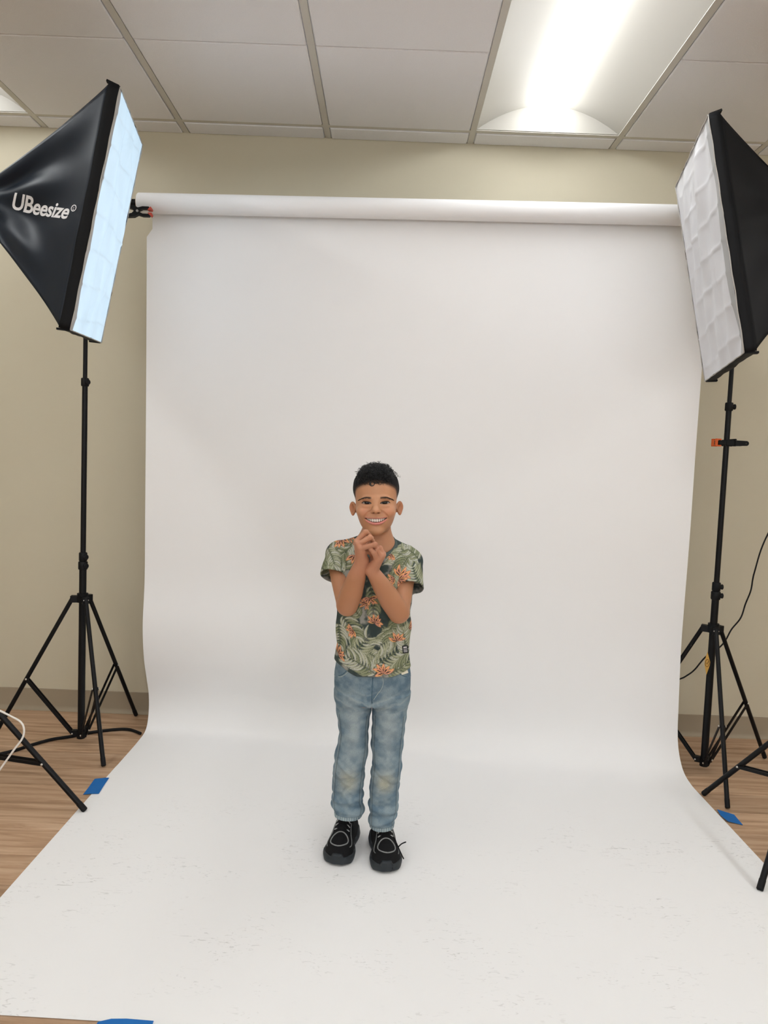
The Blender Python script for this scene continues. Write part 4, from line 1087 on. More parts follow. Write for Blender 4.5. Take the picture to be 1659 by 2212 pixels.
# fringe: loose rings hanging on the forehead
fr_r, fr = [], []
def ring_curl(cu, cv_, r, a0, a1, y, th):
    s = np.linspace(0, 1, 20); a = a0+(a1-a0)*s
    return np.stack([cu+r*np.cos(a), np.full(20, y)+1.5*np.cos(a), cv_+r*np.sin(a)*1.05], 1), th*(1-0.6*s)
ctr = []
for cu, cv_, r, a0, a1, th in ((-9.5, 53.5, 6.6, 2.4, 7.6, 1.3), (-9.0, 54.5, 5.4, 2.2, 7.2, 1.1), (-10.5, 54, 7.4, 2.6, 6.6, 0.9), (12.5, 55.5, 5.6, 3.0, 6.4, 0.75), (13, 57, 4.6, 2.9, 6.3, 0.7), (-20, 57, 5.5, 2.9, 5.4, 0.8), (2, 58, 4.5, 3.1, 6.6, 0.9), (22, 59, 4.6, 3.2, 6.2, 0.8), (-27, 58, 4.5, 3.0, 6.0, 0.8), (-2, 59, 5, 2.8, 6.1, 0.9), (30, 58, 4, 3, 6, 0.7), (8, 60, 5, 3.1, 6.0, 1.0), (-14, 60, 5, 3.1, 6.0, 1.0)):
    y = float(front_y([cu], [cv_-2])[0])-2.0
    ctr.append(ring_curl(cu, cv_+1.5, r, a0, a1, y, th))
fV, fF, nb_ = [], [], 0
for C, rr in ctr:
    g = tube([Vector(c) for c in C], list(rr), 6); fV += list(g[0]); fF += [[i+nb_ for i in q] for q in g[1]]; nb_ += len(g[0])
curls = fast_obj('curls', from_head(SV), SF, M_HAIR, hair_cap); curls['kind'] = 'stuff'; curls['label'] = 'loose black curls on the crown'
obj('fringe', (from_head(np.array(fV)), fF), M_HAIR, hair_cap, smooth=True)

# eyes, lashes, brows, teeth
for sgn in (-1, 1):
    n1, n2 = 40, 60
    th_, ph_ = np.meshgrid(np.linspace(0, math.pi*0.55, n1), np.linspace(0, 2*math.pi, n2+1), indexing='ij')
    gx = 1.0/EYE_R*sgn; gz = 0.3/EYE_R; RX = EYE_R+2.9
    dx_, dz_, dy_ = np.sin(th_)*np.cos(ph_), np.sin(th_)*np.sin(ph_), -np.cos(th_)
    pts = np.stack([sgn*EU+RX*dx_, EYE_C+EYE_R*dy_, EYE_R*dz_+0.2], -1)
    rad_ = np.sqrt((dx_*RX/EYE_R-gx)**2+(dz_-gz)**2)*EYE_R
    c = np.zeros(rad_.shape+(3,)); c[:] = (0.50, 0.46, 0.44)
    c[rad_ < 7.0] = (0.008, 0.005, 0.004); c[rad_ < 6.0] = (0.016, 0.009, 0.006); c[rad_ < 2.8] = (0.002, 0.002, 0.002)
    g = grid_geo(pts); fast_obj('eye', from_head(np.asarray(g[0])), np.array(g[1]), M_EYE, person, c.reshape(-1, 3))
    s = np.linspace(-1.02, 1.16 if sgn > 0 else 1.16, 22); uu = EC+EHW*s
    zz = eye_top(np.clip(s, -1, 1))+0.3-1.2*np.maximum(s-0.95, 0)*4; yy = -(np.sqrt(np.maximum((EYE_R+1.7)**2-(0.78*(uu-EU))**2-zz**2, 4)))+EYE_C
    yy = np.maximum(yy, -200); yb_ = front_y(uu, zz+1.5)
    yy = np.minimum(yy, yb_-0.2+0*yy)
    path = np.stack([sgn*uu, yy, zz], 1)
    g = tube([Vector(q) for q in path], [0.40+1.05*math.sin(math.pi*min(1, max(0, (k+1)/22)))**0.6 for k in range(22)], 6)
    obj('lashes', (from_head(np.array(g[0])), g[1]), M_LASH, person, smooth=True)
    rb = np.random.default_rng(3 if sgn < 0 else 4); bV, bF = [], []
    T_ = rb.uniform(0, 1, 230); U0 = 12+38*T_; V0 = 13.2+3.6*np.sin(np.pi*np.minimum(1, T_*0.85+0.1))-7.5*T_**2.4+rb.normal(size=230)*(1.5-0.9*T_)
    Y0 = front_y(U0, V0, lambda p: np.minimum(head_base(p), ell((np.abs(p[0]), p[1], p[2]), (25, -65, 13), (19, 9, 5))))-0.9
    for t, u0, v0, y0 in zip(T_, U0, V0, Y0):
        du, dv = 3.2, (0.9-2.9*t); y0 = float(y0)
        g = tube([Vector((sgn*u0, y0, v0)), Vector((sgn*(u0+du*0.5), y0-0.3+0.35*t, v0+dv*0.5)), Vector((sgn*(u0+du), y0+0.3+1.4*t, v0+dv))], [0.28, 0.25, 0.08], 3)
        b0 = len(bV); bV += list(g[0]); bF += [[i+b0 for i in f_] for f_ in g[1]]
    br = obj('eyebrow', (from_head(np.array(bV)), bF), M_BROW, person)
ty0 = float(front_y([0.0], [-50.0])[0])+3.6
tws = [6.2, 5.2, 4.9, 4.6, 3.4]
for sgn in (-1, 1):
    u = 0.15
    for k, w in enumerate(tws):
        uc = u+w/2; u += w+0.35
        y = ty0+uc*uc/48.0; z1 = lip_top(uc)+1.2; z0 = max(lip_bot(uc)+(0.9, 1.5, 1.2, 0.9, 0.6)[k], z1-10.2); hgt = z1-z0-1.0
        ang = math.atan(2*uc/48.0); V = []
        for zz, kx, ky in ((z1, 0.84, 0.8), (z1-hgt*0.5, 1.0, 1.0), (z0+1.0, 0.97, 0.9), (z0, 0.78, 0.55)):
            for a in np.linspace(0, 2*math.pi, 13)[:-1]:
                lx = math.copysign(abs(math.cos(a))**0.6, math.cos(a))*w/2*kx; ly = math.copysign(abs(math.sin(a))**0.8, math.sin(a))*2.2*ky
                V.append((sgn*(uc+lx*math.cos(ang)-ly*math.sin(ang)), y+lx*math.sin(ang)+ly*math.cos(ang), zz))
        m_ = 12; Fc = [[i*m_+q, i*m_+(q+1) % m_, (i+1)*m_+(q+1) % m_, (i+1)*m_+q] for i in range(3) for q in range(m_)]+[list(range(m_))[::-1], [3*m_+q for q in range(m_)]]
        obj('tooth', (from_head(np.array(V)), Fc), M_TOOTH, person, smooth=True)
print('head/body', round(_t.time()-_t0, 1), len(BV))
# ================================================================== clothes
def rows(tab, Y):
    """photo rows (py, left px, right px) -> world z, centre x, half width at depth Y"""
    z, c, a = [], [], []
    for py, l, r in sorted(tab, key=lambda q: -q[0]):
        p, q = at(l, py, Y), at(r, py, Y); z.append((p.z+q.z)/2); c.append((p.x+q.x)/2); a.append((q.x-p.x)/2)
    return np.array(z), np.array(c), np.array(a)
def loft(P, tab, cyz, bz, p=2.0):
    z = P[2]; cx = np.interp(z, tab[0], tab[1]).astype(f32); a = np.interp(z, tab[0], tab[2]).astype(f32)
    cy = np.interp(z, cyz[0], cyz[1]).astype(f32); b = np.interp(z, bz[0], bz[1]).astype(f32)
    if p == 2.0: k = np.sqrt(((P[0]-cx)/a)**2+((P[1]-cy)/b)**2)
    else: k = (np.abs((P[0]-cx)/a)**p+np.abs((P[1]-cy)/b)**p)**(1/p)
    return (k-1)*np.minimum(a, b)

ST = rows([(1185, 738, 884), (1210, 733, 888), (1260, 729, 889), (1300, 727, 889), (1350, 726, 887), (1390, 727, 884.5), (1418, 723, 888), (1440, 722, 888.5), (1475, 721, 889)], 2.2)
CYZ = ([0.45, 0.65, 0.85, 0.95], [2.200, 2.198, 2.205, 2.215])
SHB = ([0.50, 0.58, 0.70, 0.85, 0.92, 0.97], [.090, .087, .083, .084, .074, .050])
SLR_A, SLR_B = A_(732, 1195, 2.220), A_(721.5, 1245, 2.172)
SLL_A, SLL_B = A_(884, 1209, 2.220), A_(884.5, 1270, 2.162)
NCX = at(812.5, 1172, 2.185).x; NZF, NZB = at(813, 1204, 2.128).z, at(813, 1152, 2.244).z
def sleeve(P, a, b, ra, rb):
    a, b = np.array(a), np.array(b); L = np.linalg.norm(b-a); d = (b-a)/L
    t = (P[0]-f32(a[0]))*f32(d[0])+(P[1]-f32(a[1]))*f32(d[1])+(P[2]-f32(a[2]))*f32(d[2])
    o = np.sqrt(np.maximum((P[0]-f32(a[0]))**2+(P[1]-f32(a[1]))**2+(P[2]-f32(a[2]))**2-t*t, 0))
    tt = np.clip(t/L, 0, 1.2); r = ra+(rb-ra)*tt-(.0012*np.sin(75*P[2]+60*P[0])+.0010*np.sin(120*P[0]-50*P[1]))
    ang = np.arctan2(P[1]-f32(a[1]), P[0]-f32(a[0]))
    out = np.sqrt(np.maximum(o*o+np.minimum(t, 0)**2, 0))-r
    hollow = np.maximum(o-(r-.0042), f32(L-.030)-t)       # open end
    return np.maximum(np.maximum(out, t-f32(L)), -hollow)
def folds(P):
    x, y, z = P
    w = .0016*np.sin(46*z+30*x+8*np.sin(20*x))*np.exp(-((z-.66)/.09)**2)
    w = w+.0022*np.sin(70*(x-TORSO_C[0])*1.0+18*z+2.0)*np.exp(-((z-.60)/.07)**2)
    w = w+.0020*np.sin(60*z-55*np.abs(x-TORSO_C[0])+1.0)*np.exp(-((z-.80)/.06)**2)
    w = w+.0012*np.sin(95*z+40*x)*np.sin(33*x+1)
    return w.astype(f32)
def hem_z(P):
    cx = np.interp(P[2], ST[0], ST[1]); a = np.interp(P[2], ST[0], ST[2]); t = np.clip(np.abs(P[0]-cx)/a, 0, 1.1)
    zb, zs_l, zs_r = at(806, 1461.5, 2.12).z, at(722, 1420, 2.2).z, at(888, 1437, 2.2).z
    side = np.where(P[0] < cx, zs_l, zs_r)
    return zb+(side-zb)*sst(t, 0.35, 1.05)
def shirt_sdf(P):
    d = loft(P, ST, CYZ, SHB, 2.3)
    d = np.maximum(d, P[2]-f32(at(800, 1180, 2.2).z))
    d = smin(d, chain(P, [A_(797, 1174, 2.215), A_(731, 1197, 2.218)], [.031, .0375]), .018)
    d = smin(d, chain(P, [A_(826, 1176, 2.215), A_(886, 1211, 2.218)], [.031, .0365]), .018)
    d = smin(d, ell(P, (TORSO_C[0], 2.19, at(806, 1215, 2.19).z), (.085, .072, .060)), .02)
    d = d+folds(P)
    sl = np.minimum(sleeve(P, SLR_A, SLR_B, .0365, .0425), sleeve(P, SLL_A, SLL_B, .0365, .0425))
    sl = sl.astype(f32)
    d = smin(d, sl, .007)
    d = smax(d, (hem_z(P)-P[2]).astype(f32), .002)
    # neck opening: everything above the collar line inside its loop
    cy = np.where(P[1] < 2.192, .064, .052); e = np.sqrt(((P[0]-f32(NCX))/.0600)**2+((P[1]-f32(2.192))/cy)**2)
    nk = smax((e-1).astype(f32)*f32(.05), (NZF+(NZB-NZF)*np.clip((P[1]-2.128)/.116, -0.3, 1.2)**1.0-.010-P[2]).astype(f32), .006)
    d = smax(d, -nk, .003)
    return d
_t1 = _t.time()
axs = (np.arange(-0.205, 0.150, .0017), np.arange(2.085, 2.315, .0019), np.arange(0.520, 1.005, .0017))
HV, HQ = sdf_mesh(shirt_sdf, axs, settle=0.0004)

# ---- the print: slate ground with smoky patches, palm fronds, lilies; laid out flat like the cloth it was cut from
def vnoise(x, y, s, seed):
    r = np.random.default_rng(seed); G = r.random((64, 64)); u, v = x*s, y*s; i, j = np.floor(u).astype(int), np.floor(v).astype(int); a, b = u-i, v-j
    a, b = a*a*(3-2*a), b*b*(3-2*b); g = lambda p, q: G[p % 64, q % 64]
    return (g(i, j)*(1-a)+g(i+1, j)*a)*(1-b)+(g(i, j+1)*(1-a)+g(i+1, j+1)*a)*b
def print_colour(V):
    n = len(V)
    # cloth coordinates: millimetres across and down, unrolled round the sides so the print does not smear
    cx = np.interp(V[:, 2], ST[0], ST[1]); dx = V[:, 0]-cx; dy = V[:, 1]-2.2
    th = np.arctan2(dx, -dy); front = np.abs(th) < 2.2
    X = (dx+np.sign(dx)*np.maximum(dy-0.015, 0)*1.2)*1000
    Yc = (V[:, 2])*1000
    # smoky ground
    nz = 0.55*vnoise(X, Yc, 1/26, 1)+0.3*vnoise(X, Yc, 1/11, 2)+0.15*vnoise(X, Yc, 1/5, 3)
    dark = np.array(srgb(64, 75, 73)); pale = np.array(srgb(158, 157, 150)); base = dark+(pale-dark)*(sst(nz, 0.50, 0.74)*0.85)[:, None]
    deep = sst(0.5*vnoise(X, Yc, 1/40, 7)+0.5*vnoise(X, Yc, 1/17, 8), 0.52, 0.68)[:, None]; base = base*(1-0.45*deep)+np.array(srgb(40, 52, 54))*0.45*deep
    col = base
    def px(p):                       # photo pixel on the shirt front -> cloth mm
        w = at(p[0], p[1], 2.135); return np.array([(w.x-np.interp(w.z, ST[0], ST[1]))*1000, w.z*1000])
    def blade(a, b, c, wid, col1, col2, edge):
        """tapered curved stroke a-b-c with a paler rib"""
        nonlocal col
        lo_ = np.minimum(np.minimum(a, b), c)-wid*1.5; hi_ = np.maximum(np.maximum(a, b), c)+wid*1.5
        m = np.where((X > lo_[0]) & (X < hi_[0]) & (Yc > lo_[1]) & (Yc < hi_[1]))[0]
        if len(m) == 0: return
        S = 9; t = np.linspace(0, 1, S)[:, None]; C = (1-t)**2*a+2*t*(1-t)*b+t*t*c
        best = np.full(len(m), 1e9); bt = np.zeros(len(m)); sg = np.zeros(len(m)); q = np.stack([X[m], Yc[m]], 1)
        for k in range(S-1):
            d = C[k+1]-C[k]; u = np.clip(((q-C[k])@d)/(d@d), 0, 1); e = q-C[k]-u[:, None]*d; r = np.hypot(e[:, 0], e[:, 1]); z = r < best
            best[z] = r[z]; bt[z] = ((k+u)/(S-1))[z]; sg[z] = np.sign(d[0]*e[:, 1]-d[1]*e[:, 0])[z]
        w = wid*(np.sin(np.pi*np.clip(bt*0.92+0.06, 0, 1))**0.7)
        mask = sst(-best, -w-0.4, -w+0.4); rim = mask*sst(best, w-1.3, w-0.5)
        cc_ = np.where((sg > 0)[:, None], np.array(col1), np.array(col2))
        col[m] = col[m]*(1-mask[:, None])+cc_*mask[:, None]
        col[m] = col[m]*(1-rim[:, None]*0.8)+np.array(edge)*rim[:, None]*0.8
    g1, g2, g3 = srgb(172, 174, 150), srgb(144, 148, 120), srgb(112, 120, 92); ge = srgb(72, 80, 66); gw = srgb(186, 187, 176)
    def frond(p0, p1, bend, n_, ln, seed, wid=4.2, tone=0):
        ln = ln*1.6; n_ = n_+2
        r = np.random.default_rng(seed); a, c = px(p0), px(p1); d = c-a; L = np.hypot(*d); d = d/L; nn = np.array([-d[1], d[0]]); b = (a+c)/2+nn*bend
        for k in range(n_):
            t = (k+0.5)/n_; p = (1-t)**2*a+2*t*(1-t)*b+t*t*c; tg = 2*(1-t)*(b-a)+2*t*(c-b); tg = tg/np.hypot(*tg); nm = np.array([-tg[1], tg[0]])
            for s in (1, -1):
                l = ln*(0.55+0.45*math.sin(math.pi*(0.15+0.8*t)))*r.uniform(0.85, 1.15)
                q = p+nm*s*l*0.50+tg*l*0.10; e = p+nm*s*l*0.66*r.uniform(0.8, 1.1)+tg*l*(0.85)*r.uniform(0.7, 1.2)
                pal = ((g1, g2), (gw, g1), (g2, g3))[(tone+int(r.integers(0, 2))) % 3]
                blade(p, q, e, wid*r.uniform(0.8, 1.15), pal[0], pal[1], ge)
        blade(a, b, c, 1.6, g3, g3, ge)
    def lily(p0, rot, size, seed, petals=6):
        r = np.random.default_rng(seed); c = px(p0); o1, o2, ink = srgb(236, 172, 116), srgb(224, 158, 128), srgb(38, 38, 44)
        for k in range(petals):
            an = rot+(k-(petals-1)/2)*0.62+r.normal()*0.08; l = size*r.uniform(0.8, 1.15); dr = np.array([math.cos(an), math.sin(an)]); nn = np.array([-dr[1], dr[0]])*r.uniform(-.2, .2)*l
            blade(c, c+dr*l*0.5+nn, c+dr*l, size*0.19, o1, o2, ink)
            blade(c, c+dr*l*0.35+nn*0.6, c+dr*l*0.66+nn*0.4, size*0.055, ink, ink, ink)
    rf = np.random.default_rng(77)
    for q in range(9):
        fx, fy = rf.uniform(725, 890), rf.uniform(1180, 1455); an = rf.uniform(0, 6.28)
        frond((fx, fy), (fx+34*math.cos(an), fy+34*math.sin(an)), rf.uniform(-9, 9), 6, 22, 100+q, 4.0, int(rf.integers(0, 3)))
    frond((754, 1432), (796, 1372), 8, 7, 30, 1); frond((812, 1452), (752, 1418), -8, 8, 30, 2, tone=1); frond((806, 1440), (872, 1400), 10, 8, 34, 3)
    frond((836, 1452), (884, 1432), -6, 6, 26, 4, tone=2); frond((738, 1330), (770, 1378), 6, 7, 26, 5, tone=1); frond((858, 1350), (820, 1392), 8, 8, 28, 6)
    frond((880, 1340), (846, 1380), -8, 6, 26, 7, tone=2); frond((800, 1262), (806, 1330), 6, 6, 20, 8, tone=2)
    frond((876, 1180), (846, 1222), 8, 8, 26, 9); frond((894, 1196), (868, 1228), -6, 7, 24, 10, tone=1); frond((912, 1268), (892, 1226), 6, 7, 26, 11)
    frond((744, 1238), (712, 1206), 8, 8, 28, 12, tone=1); frond((738, 1236), (694, 1230), 5, 6, 22, 13, tone=1); frond((760, 1250), (742, 1300), 5, 6, 22, 14)
    frond((730, 1350), (732, 1400), 6, 6, 22, 15, tone=1); frond((880, 1408), (872, 1362), 6, 6, 24, 16); frond((846, 1300), (878, 1340), 6, 6, 22, 17, tone=1)
    frond((780, 1330), (758, 1300), 6, 6, 22, 18, tone=2); frond((852, 1236), (838, 1268), 4, 6, 20, 19, tone=2); frond((764, 1168), (742, 1198), 5, 6, 20, 20, tone=1)
    frond((868, 1176), (904, 1204), 6, 6, 22, 31); frond((906, 1214), (880, 1190), -6, 6, 22, 32, tone=1); frond((712, 1216), (738, 1178), 6, 7, 24, 33, tone=1); frond((704, 1190), (722, 1222), 5, 6, 20, 34)
    lily((828, 1450), 1.9, 30, 1); lily((810, 1342), 1.2, 24, 2, 7); lily((762, 1360), 3.6, 24, 3); lily((858, 1384), 1.4, 26, 4, 5); lily((730, 1416), 0.6, 24, 5, 5)
    lily((799, 1290), -1.4, 26, 6, 6); lily((732, 1170), -1.9, 26, 7, 6); lily((752, 1166), 0.4, 16, 8, 5); lily((864, 1244), 0.7, 30, 9, 6); lily((862, 1252), -0.4, 24, 10, 5)
    lily((846, 1198), -1.8, 20, 11, 4); lily((766, 1200), -1.6, 28, 12, 4); lily((852, 1250), 3.3, 22, 13, 4); lily((884, 1362), 0.4, 20, 14, 4); lily((790, 1300), 3.9, 20, 15, 5)
    # the back of the shirt repeats the cloth
    rb = np.random.default_rng(5)
    def pick(): return (float(rb.uniform(-150, 150)), float(rb.uniform(560, 930)))
    # faded seam lines of sleeve hems and pocket mouth
    return col
sh_col = print_colour(HV)
def seam_dark(V, col):
    for a, b in ((SLR_A, SLR_B), (SLL_A, SLL_B)):
        a, b = np.array(a), np.array(b); L = np.linalg.norm(b-a); d = (b-a)/L; t = (V-a)@d; o = np.linalg.norm(V-a-t[:, None]*d, axis=1)
        m = np.exp(-((t-L+.013)/.0010)**2)*(o < .05)*(t > 0); col = col*(1-0.35*m[:, None])
    return col
shirt = fast_obj('t_shirt', HV, HQ, M_SHIRT, person, seam_dark(HV, sh_col)); shirt['label'] = 'leafy print t-shirt with orange flowers'
# ribbed collar
cp = []
ct_ = at(813, 1172, 2.185)
for k in range(49):
    a = 2*math.pi*k/48
    x = NCX + 0.0555*math.sin(a); y = 2.192-0.064*math.cos(a) if math.cos(a) > 0 else 2.192-0.052*math.cos(a)
    z = NZF+(NZB-NZF)*(y-2.128)/.116
    cp.append((x, y, z))
def collar_band(cp):
    V = []; Fc = []; c0 = np.mean(np.array(cp), 0); n = len(cp)-1; m_ = 8
    for k in range(n):
        p = np.array(cp[k]); q = np.array(cp[(k+1) % n]); o = np.array(cp[(k-1) % n]); tg = (q-o)/np.linalg.norm(q-o)
        outw = p-c0; outw[2] = 0; outw /= np.linalg.norm(outw); up = np.cross(tg, outw); up *= np.sign(up[2]+1e-9)
        dwn = (outw*0.55-np.array([0, 0, 0.84])); dwn -= tg*(dwn@tg); dwn /= np.linalg.norm(dwn); nr = np.cross(tg, dwn); nr *= 1 if nr@outw > 0 else -1
        for j in range(m_):
            a = 2*math.pi*j/m_; V.append(p + dwn*(0.0080*math.cos(a)+0.0015) + nr*(0.0032*math.sin(a)+0.0040))
    for k in range(n):
        for j in range(m_): Fc.append([k*m_+j, k*m_+(j+1) % m_, ((k+1) % n)*m_+(j+1) % m_, ((k+1) % n)*m_+j])
    return V, Fc
obj('collar', collar_band(cp), M_RIB, shirt, smooth=True)
# front depth of any cloth at a photo pixel
def hit(f, px_, py_, y0=2.02, y1=2.3):
    d = np.array(at(px_, py_, 2.0))-np.array([0, 0, CAM_H]); d = d/d[1]; o = np.array([0, 0, CAM_H]); t = y0
    for _ in range(80):
        p = o+d*t; v = float(f(tuple(np.array([q], f32) for q in p))[0]); t += max(v, -0.002)*0.8
        if t > y1: break
    return o+d*t
# woven label near the hem and pocket mouth
lc = hit(shirt_sdf, 876, 1402)
def patch(cx_, cy_, w, h, rot, f, lift, m, name, parent, n=6):
    P = np.zeros((n+1, n+1, 3))
    for i in range(n+1):
        for j in range(n+1):
            u, v = (i/n-.5)*w, (j/n-.5)*h; p = hit(f, cx_+u*math.cos(rot)-v*math.sin(rot), cy_+u*math.sin(rot)+v*math.cos(rot)); p[1] -= lift; P[i, j] = p
    return obj(name, grid_geo(P), m, parent, smooth=True)
lab = patch(875.5, 1402.5, 12.5, 16.5, -0.10, shirt_sdf, .0010, M_PATCH, 'woven_label', shirt); lab['label'] = 'small black woven label near the hem'
for k, (dy, w, h) in enumerate(((-4.6, 7.5, 2.4), (-1.2, 9, 0.7), (1.2, 8, 0.7), (3.2, 9, 0.7), (5.2, 8, 0.7))):
    patch(875.5+0.1*dy, 1402.5+dy, w, h, -0.10, shirt_sdf, .0016, M_INK, 'woven_text', lab, 4)
print('shirt', round(_t.time()-_t1, 1), len(HV))

# ---- jeans
_t1 = _t.time()
JH = rows([(1425, 727, 884), (1452, 722.5, 887.5), (1476, 722, 887), (1507, 724.5, 884), (1522, 726, 882), (1545, 728, 879)], 2.2)
JL = rows([(1500, 724, 812), (1531, 727, 802), (1555, 730, 798), (1578, 732.5, 796.5), (1600, 729.5, 797), (1621, 725.5, 794.5), (1655, 720, 790), (1693, 717.6, 785.5), (1724, 715, 784), (1740, 717.5, 788), (1752, 721.5, 785), (1766, 722, 780), (1790, 724, 778)], 2.21)
JR = rows([(1500, 798, 885), (1531, 803.5, 880), (1562, 803, 876.5), (1607, 801, 871), (1643, 804, 868), (1670, 801, 866), (1701, 798, 862.6), (1740, 797, 862), (1755, 797.5, 858), (1768, 797.5, 852.5), (1779, 797.5, 853), (1801, 799, 849), (1815, 800, 848)], 2.20)
JBZ = ([0.0, .08, .14, .22, .32, .42, .50], [.044, .046, .045, .048, .052, .060, .070])
JCYL = ([0, .1, .3, .5], [2.222, 2.215, 2.203, 2.203]); JCYR = ([0, .1, .3, .5], [2.215, 2.210, 2.200, 2.203])
HEM_L, HEM_R = at(750, 1771, 2.18).z, at(825, 1800, 2.16).z
def jeans_sdf(P):
    x, y, z = P
    hp = loft(P, JH, ([0, 1], [2.203, 2.203]), ([.40, .47, .55, .62], [.070, .078, .084, .080]), 2.4)
    zc = f32(at(804, 1519, 2.14).z)
    hp = smax(hp, zc-.012-z, .012)
    jl = loft(P, JL, JCYL, JBZ, 2.2); jr = loft(P, JR, JCYR, JBZ, 2.2)
    def wrinkle(cx, ph, hem):
        s = np.zeros_like(x)
        # knee breaks, ankle stack, thigh whiskers
        for z0, w0, am, sl, p0 in ((.266, .008, .0062, .45, 0), (.249, .006, -.0055, -.40, 1), (.234, .007, .0045, .7, 2), (.215, .008, -.0040, -.6, 3), (.190, .010, .003, .8, 0.5)):
            s = s+am*np.exp(-((z-z0-sl*(x-cx)*(1 if ph else -1)-.008*np.sin(38*x+p0+ph))/w0)**2)*np.exp(-((x-cx)/.045)**2)
        for q, am in ((.026, .0042), (.044, -.0040), (.060, .0036), (.080, -.0024)):
            s = s+am*np.exp(-((z-hem-q-.25*(x-cx)*np.cos(q*90+ph*2))/.0085)**2)
        s = s+.0010*np.sin(150*z+60*x+ph)*np.exp(-((z-.40)/.09)**2)+.0010*np.sin(70*x+25*z+ph)*np.sin(31*z+ph)
        s = s+.0016*np.sin(95*(z+0.8*np.abs(x-cx))+ph*2)*np.exp(-((z-.30)/.05)**2)
        return s.astype(f32)
    cl_ = np.interp(z, JL[0], JL[1]); cr_ = np.interp(z, JR[0], JR[1])
    jl = np.maximum(jl-wrinkle(cl_, 0.0, HEM_L), f32(HEM_L)-z); jr = np.maximum(jr-wrinkle(cr_, 1.7, HEM_R), f32(HEM_R)-z)
    # open cuffs
    for c_, hm in ((cl_, HEM_L), (cr_, HEM_R)): pass
    d = np.minimum(jl, jr)
    d = np.maximum(d, z-f32(.50))
    d = smin(d, hp, .012)
    # whisker creases from the crotch and the fly
    xm = x-f32(at(805, 1500, 2.12).x)
    wh = .0016*np.sin(210*(z-0.42*np.abs(xm)))*np.exp(-((z-.475)/.045)**2)*np.exp(-(xm/.07)**2)
    fly = .0022*np.exp(-((xm+.001)/.0035)**2)*(z > .455)*(y < 2.2)
    return np.maximum(d+(wh+fly).astype(f32), z-f32(.615))
JV, JQ = sdf_mesh(jeans_sdf, (np.arange(-0.165, 0.125, .0018), np.arange(2.100, 2.31, .0020), np.arange(0.020, 0.640, .0018)))
def denim_colour(V):
    x, y, z = V.T; left = x < np.interp(z, [0, .45, .6], [-.026, -.018, -.018])
    cx = np.where(left, np.interp(z, JL[0], JL[1]), np.interp(z, JR[0], JR[1])); a = np.where(left, np.interp(z, JL[0], JL[2]), np.interp(z, JR[0], JR[2]))
    t = (x-cx)/a; up = z > .455; tm = np.where(up, (np.abs(x-TORSO_C[0])-.052)/.05, t)
    blue, mid_, faded, warm = np.array(srgb(96, 118, 134)), np.array(srgb(124, 143, 154)), np.array(srgb(162, 172, 173)), np.array(srgb(172, 168, 146))
    n1 = vnoise(x*1000, z*1000, 1/22, 21)*0.6+vnoise(x*1000, z*1000, 1/9, 22)*0.4
    c = blue+(mid_-blue)*sst(n1, 0.25, 0.75)[:, None]
    fr = (y < 2.215)
    fd = np.exp(-(tm/0.55)**2)*(0.25+0.55*np.exp(-((z-.40)/.10)**2)+0.50*np.exp(-((z-.245)/.045)**2))*fr
    c = c+(faded-c)*np.clip(fd*0.75+0.25*(n1-0.5), 0, 1)[:, None]
    wk = np.exp(-((z-.238)/.030)**2)*np.exp(-(t/0.6)**2)*fr*(0.4+0.6*n1)*0.9; c = c+(warm-c)*np.clip(wk, 0, 1)[:, None]
    wh = sst(np.sin(210*(z-0.42*np.abs(x-TORSO_C[0]))+3*n1), 0.55, 0.95)*np.exp(-((z-.49)/.04)**2)*fr*0.35; c = c+(faded-c)*wh[:, None]
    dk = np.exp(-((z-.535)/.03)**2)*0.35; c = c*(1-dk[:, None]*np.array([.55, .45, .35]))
    # side seams and inseams: puckered pale edge beside a darker line
    for e, s in ((0.80, 1), (-0.80, -1)):
        q = (t-e); sm = np.exp(-(q/0.035)**2)*(z < .44)*fr; c = c*(1-0.35*sm[:, None]); sm2 = np.exp(-((q-0.06*s)/0.03)**2)*(z < .44)*fr; c = c+(faded-c)*(0.45*sm2)[:, None]
    for hm, lf in ((HEM_L, left), (HEM_R, ~left)):
        h = (z-hm); m = (h < .012)*lf*(z < .13); st_ = m*sst(np.sin(x*900), -0.2, 0.6); c = c+(np.array(srgb(190, 200, 198))-c)*(0.55*st_)[:, None]
        ln_ = np.exp(-((h-.0125)/.0010)**2)*lf*(z < .13); c = c*(1-0.4*ln_[:, None])
    return c
jeans = fast_obj('jeans', JV, JQ, M_DENIM, person, denim_colour(JV)); jeans['label'] = 'light-wash blue jeans with faded knees'
def stitch(path, r, m, name, f=jeans_sdf, lift=.0006, parent=None):
    P = [hit(f, *p) for p in path]
    for p in P: p[1] -= lift
    return obj(name, tube([Vector(p) for p in smooth_path(P, 4)], r, 6), m, parent or jeans, smooth=True)
stitch([(805.5, 1464), (804.5, 1480), (803.5, 1498), (803, 1512), (804, 1519)], .0014, M_SEAM, 'fly_seam')
stitch([(722.5, 1457), (733, 1459), (742, 1455), (748, 1449)], .0011, M_SEAM, 'pocket_seam')
stitch([(724, 1460), (734, 1462.5), (744, 1458), (751, 1452)], .0007, M_HEMST, 'pocket_seam')
stitch([(887, 1459), (876, 1461), (866, 1457), (860, 1452)], .0011, M_SEAM, 'pocket_seam')
stitch([(826, 1463), (828, 1475), (824, 1488), (815, 1500), (807, 1512)], .0007, M_HEMST, 'fly_seam')
M_CREAM = mat('pale_cream', srgb(232, 226, 208), 0.9, 0.1)
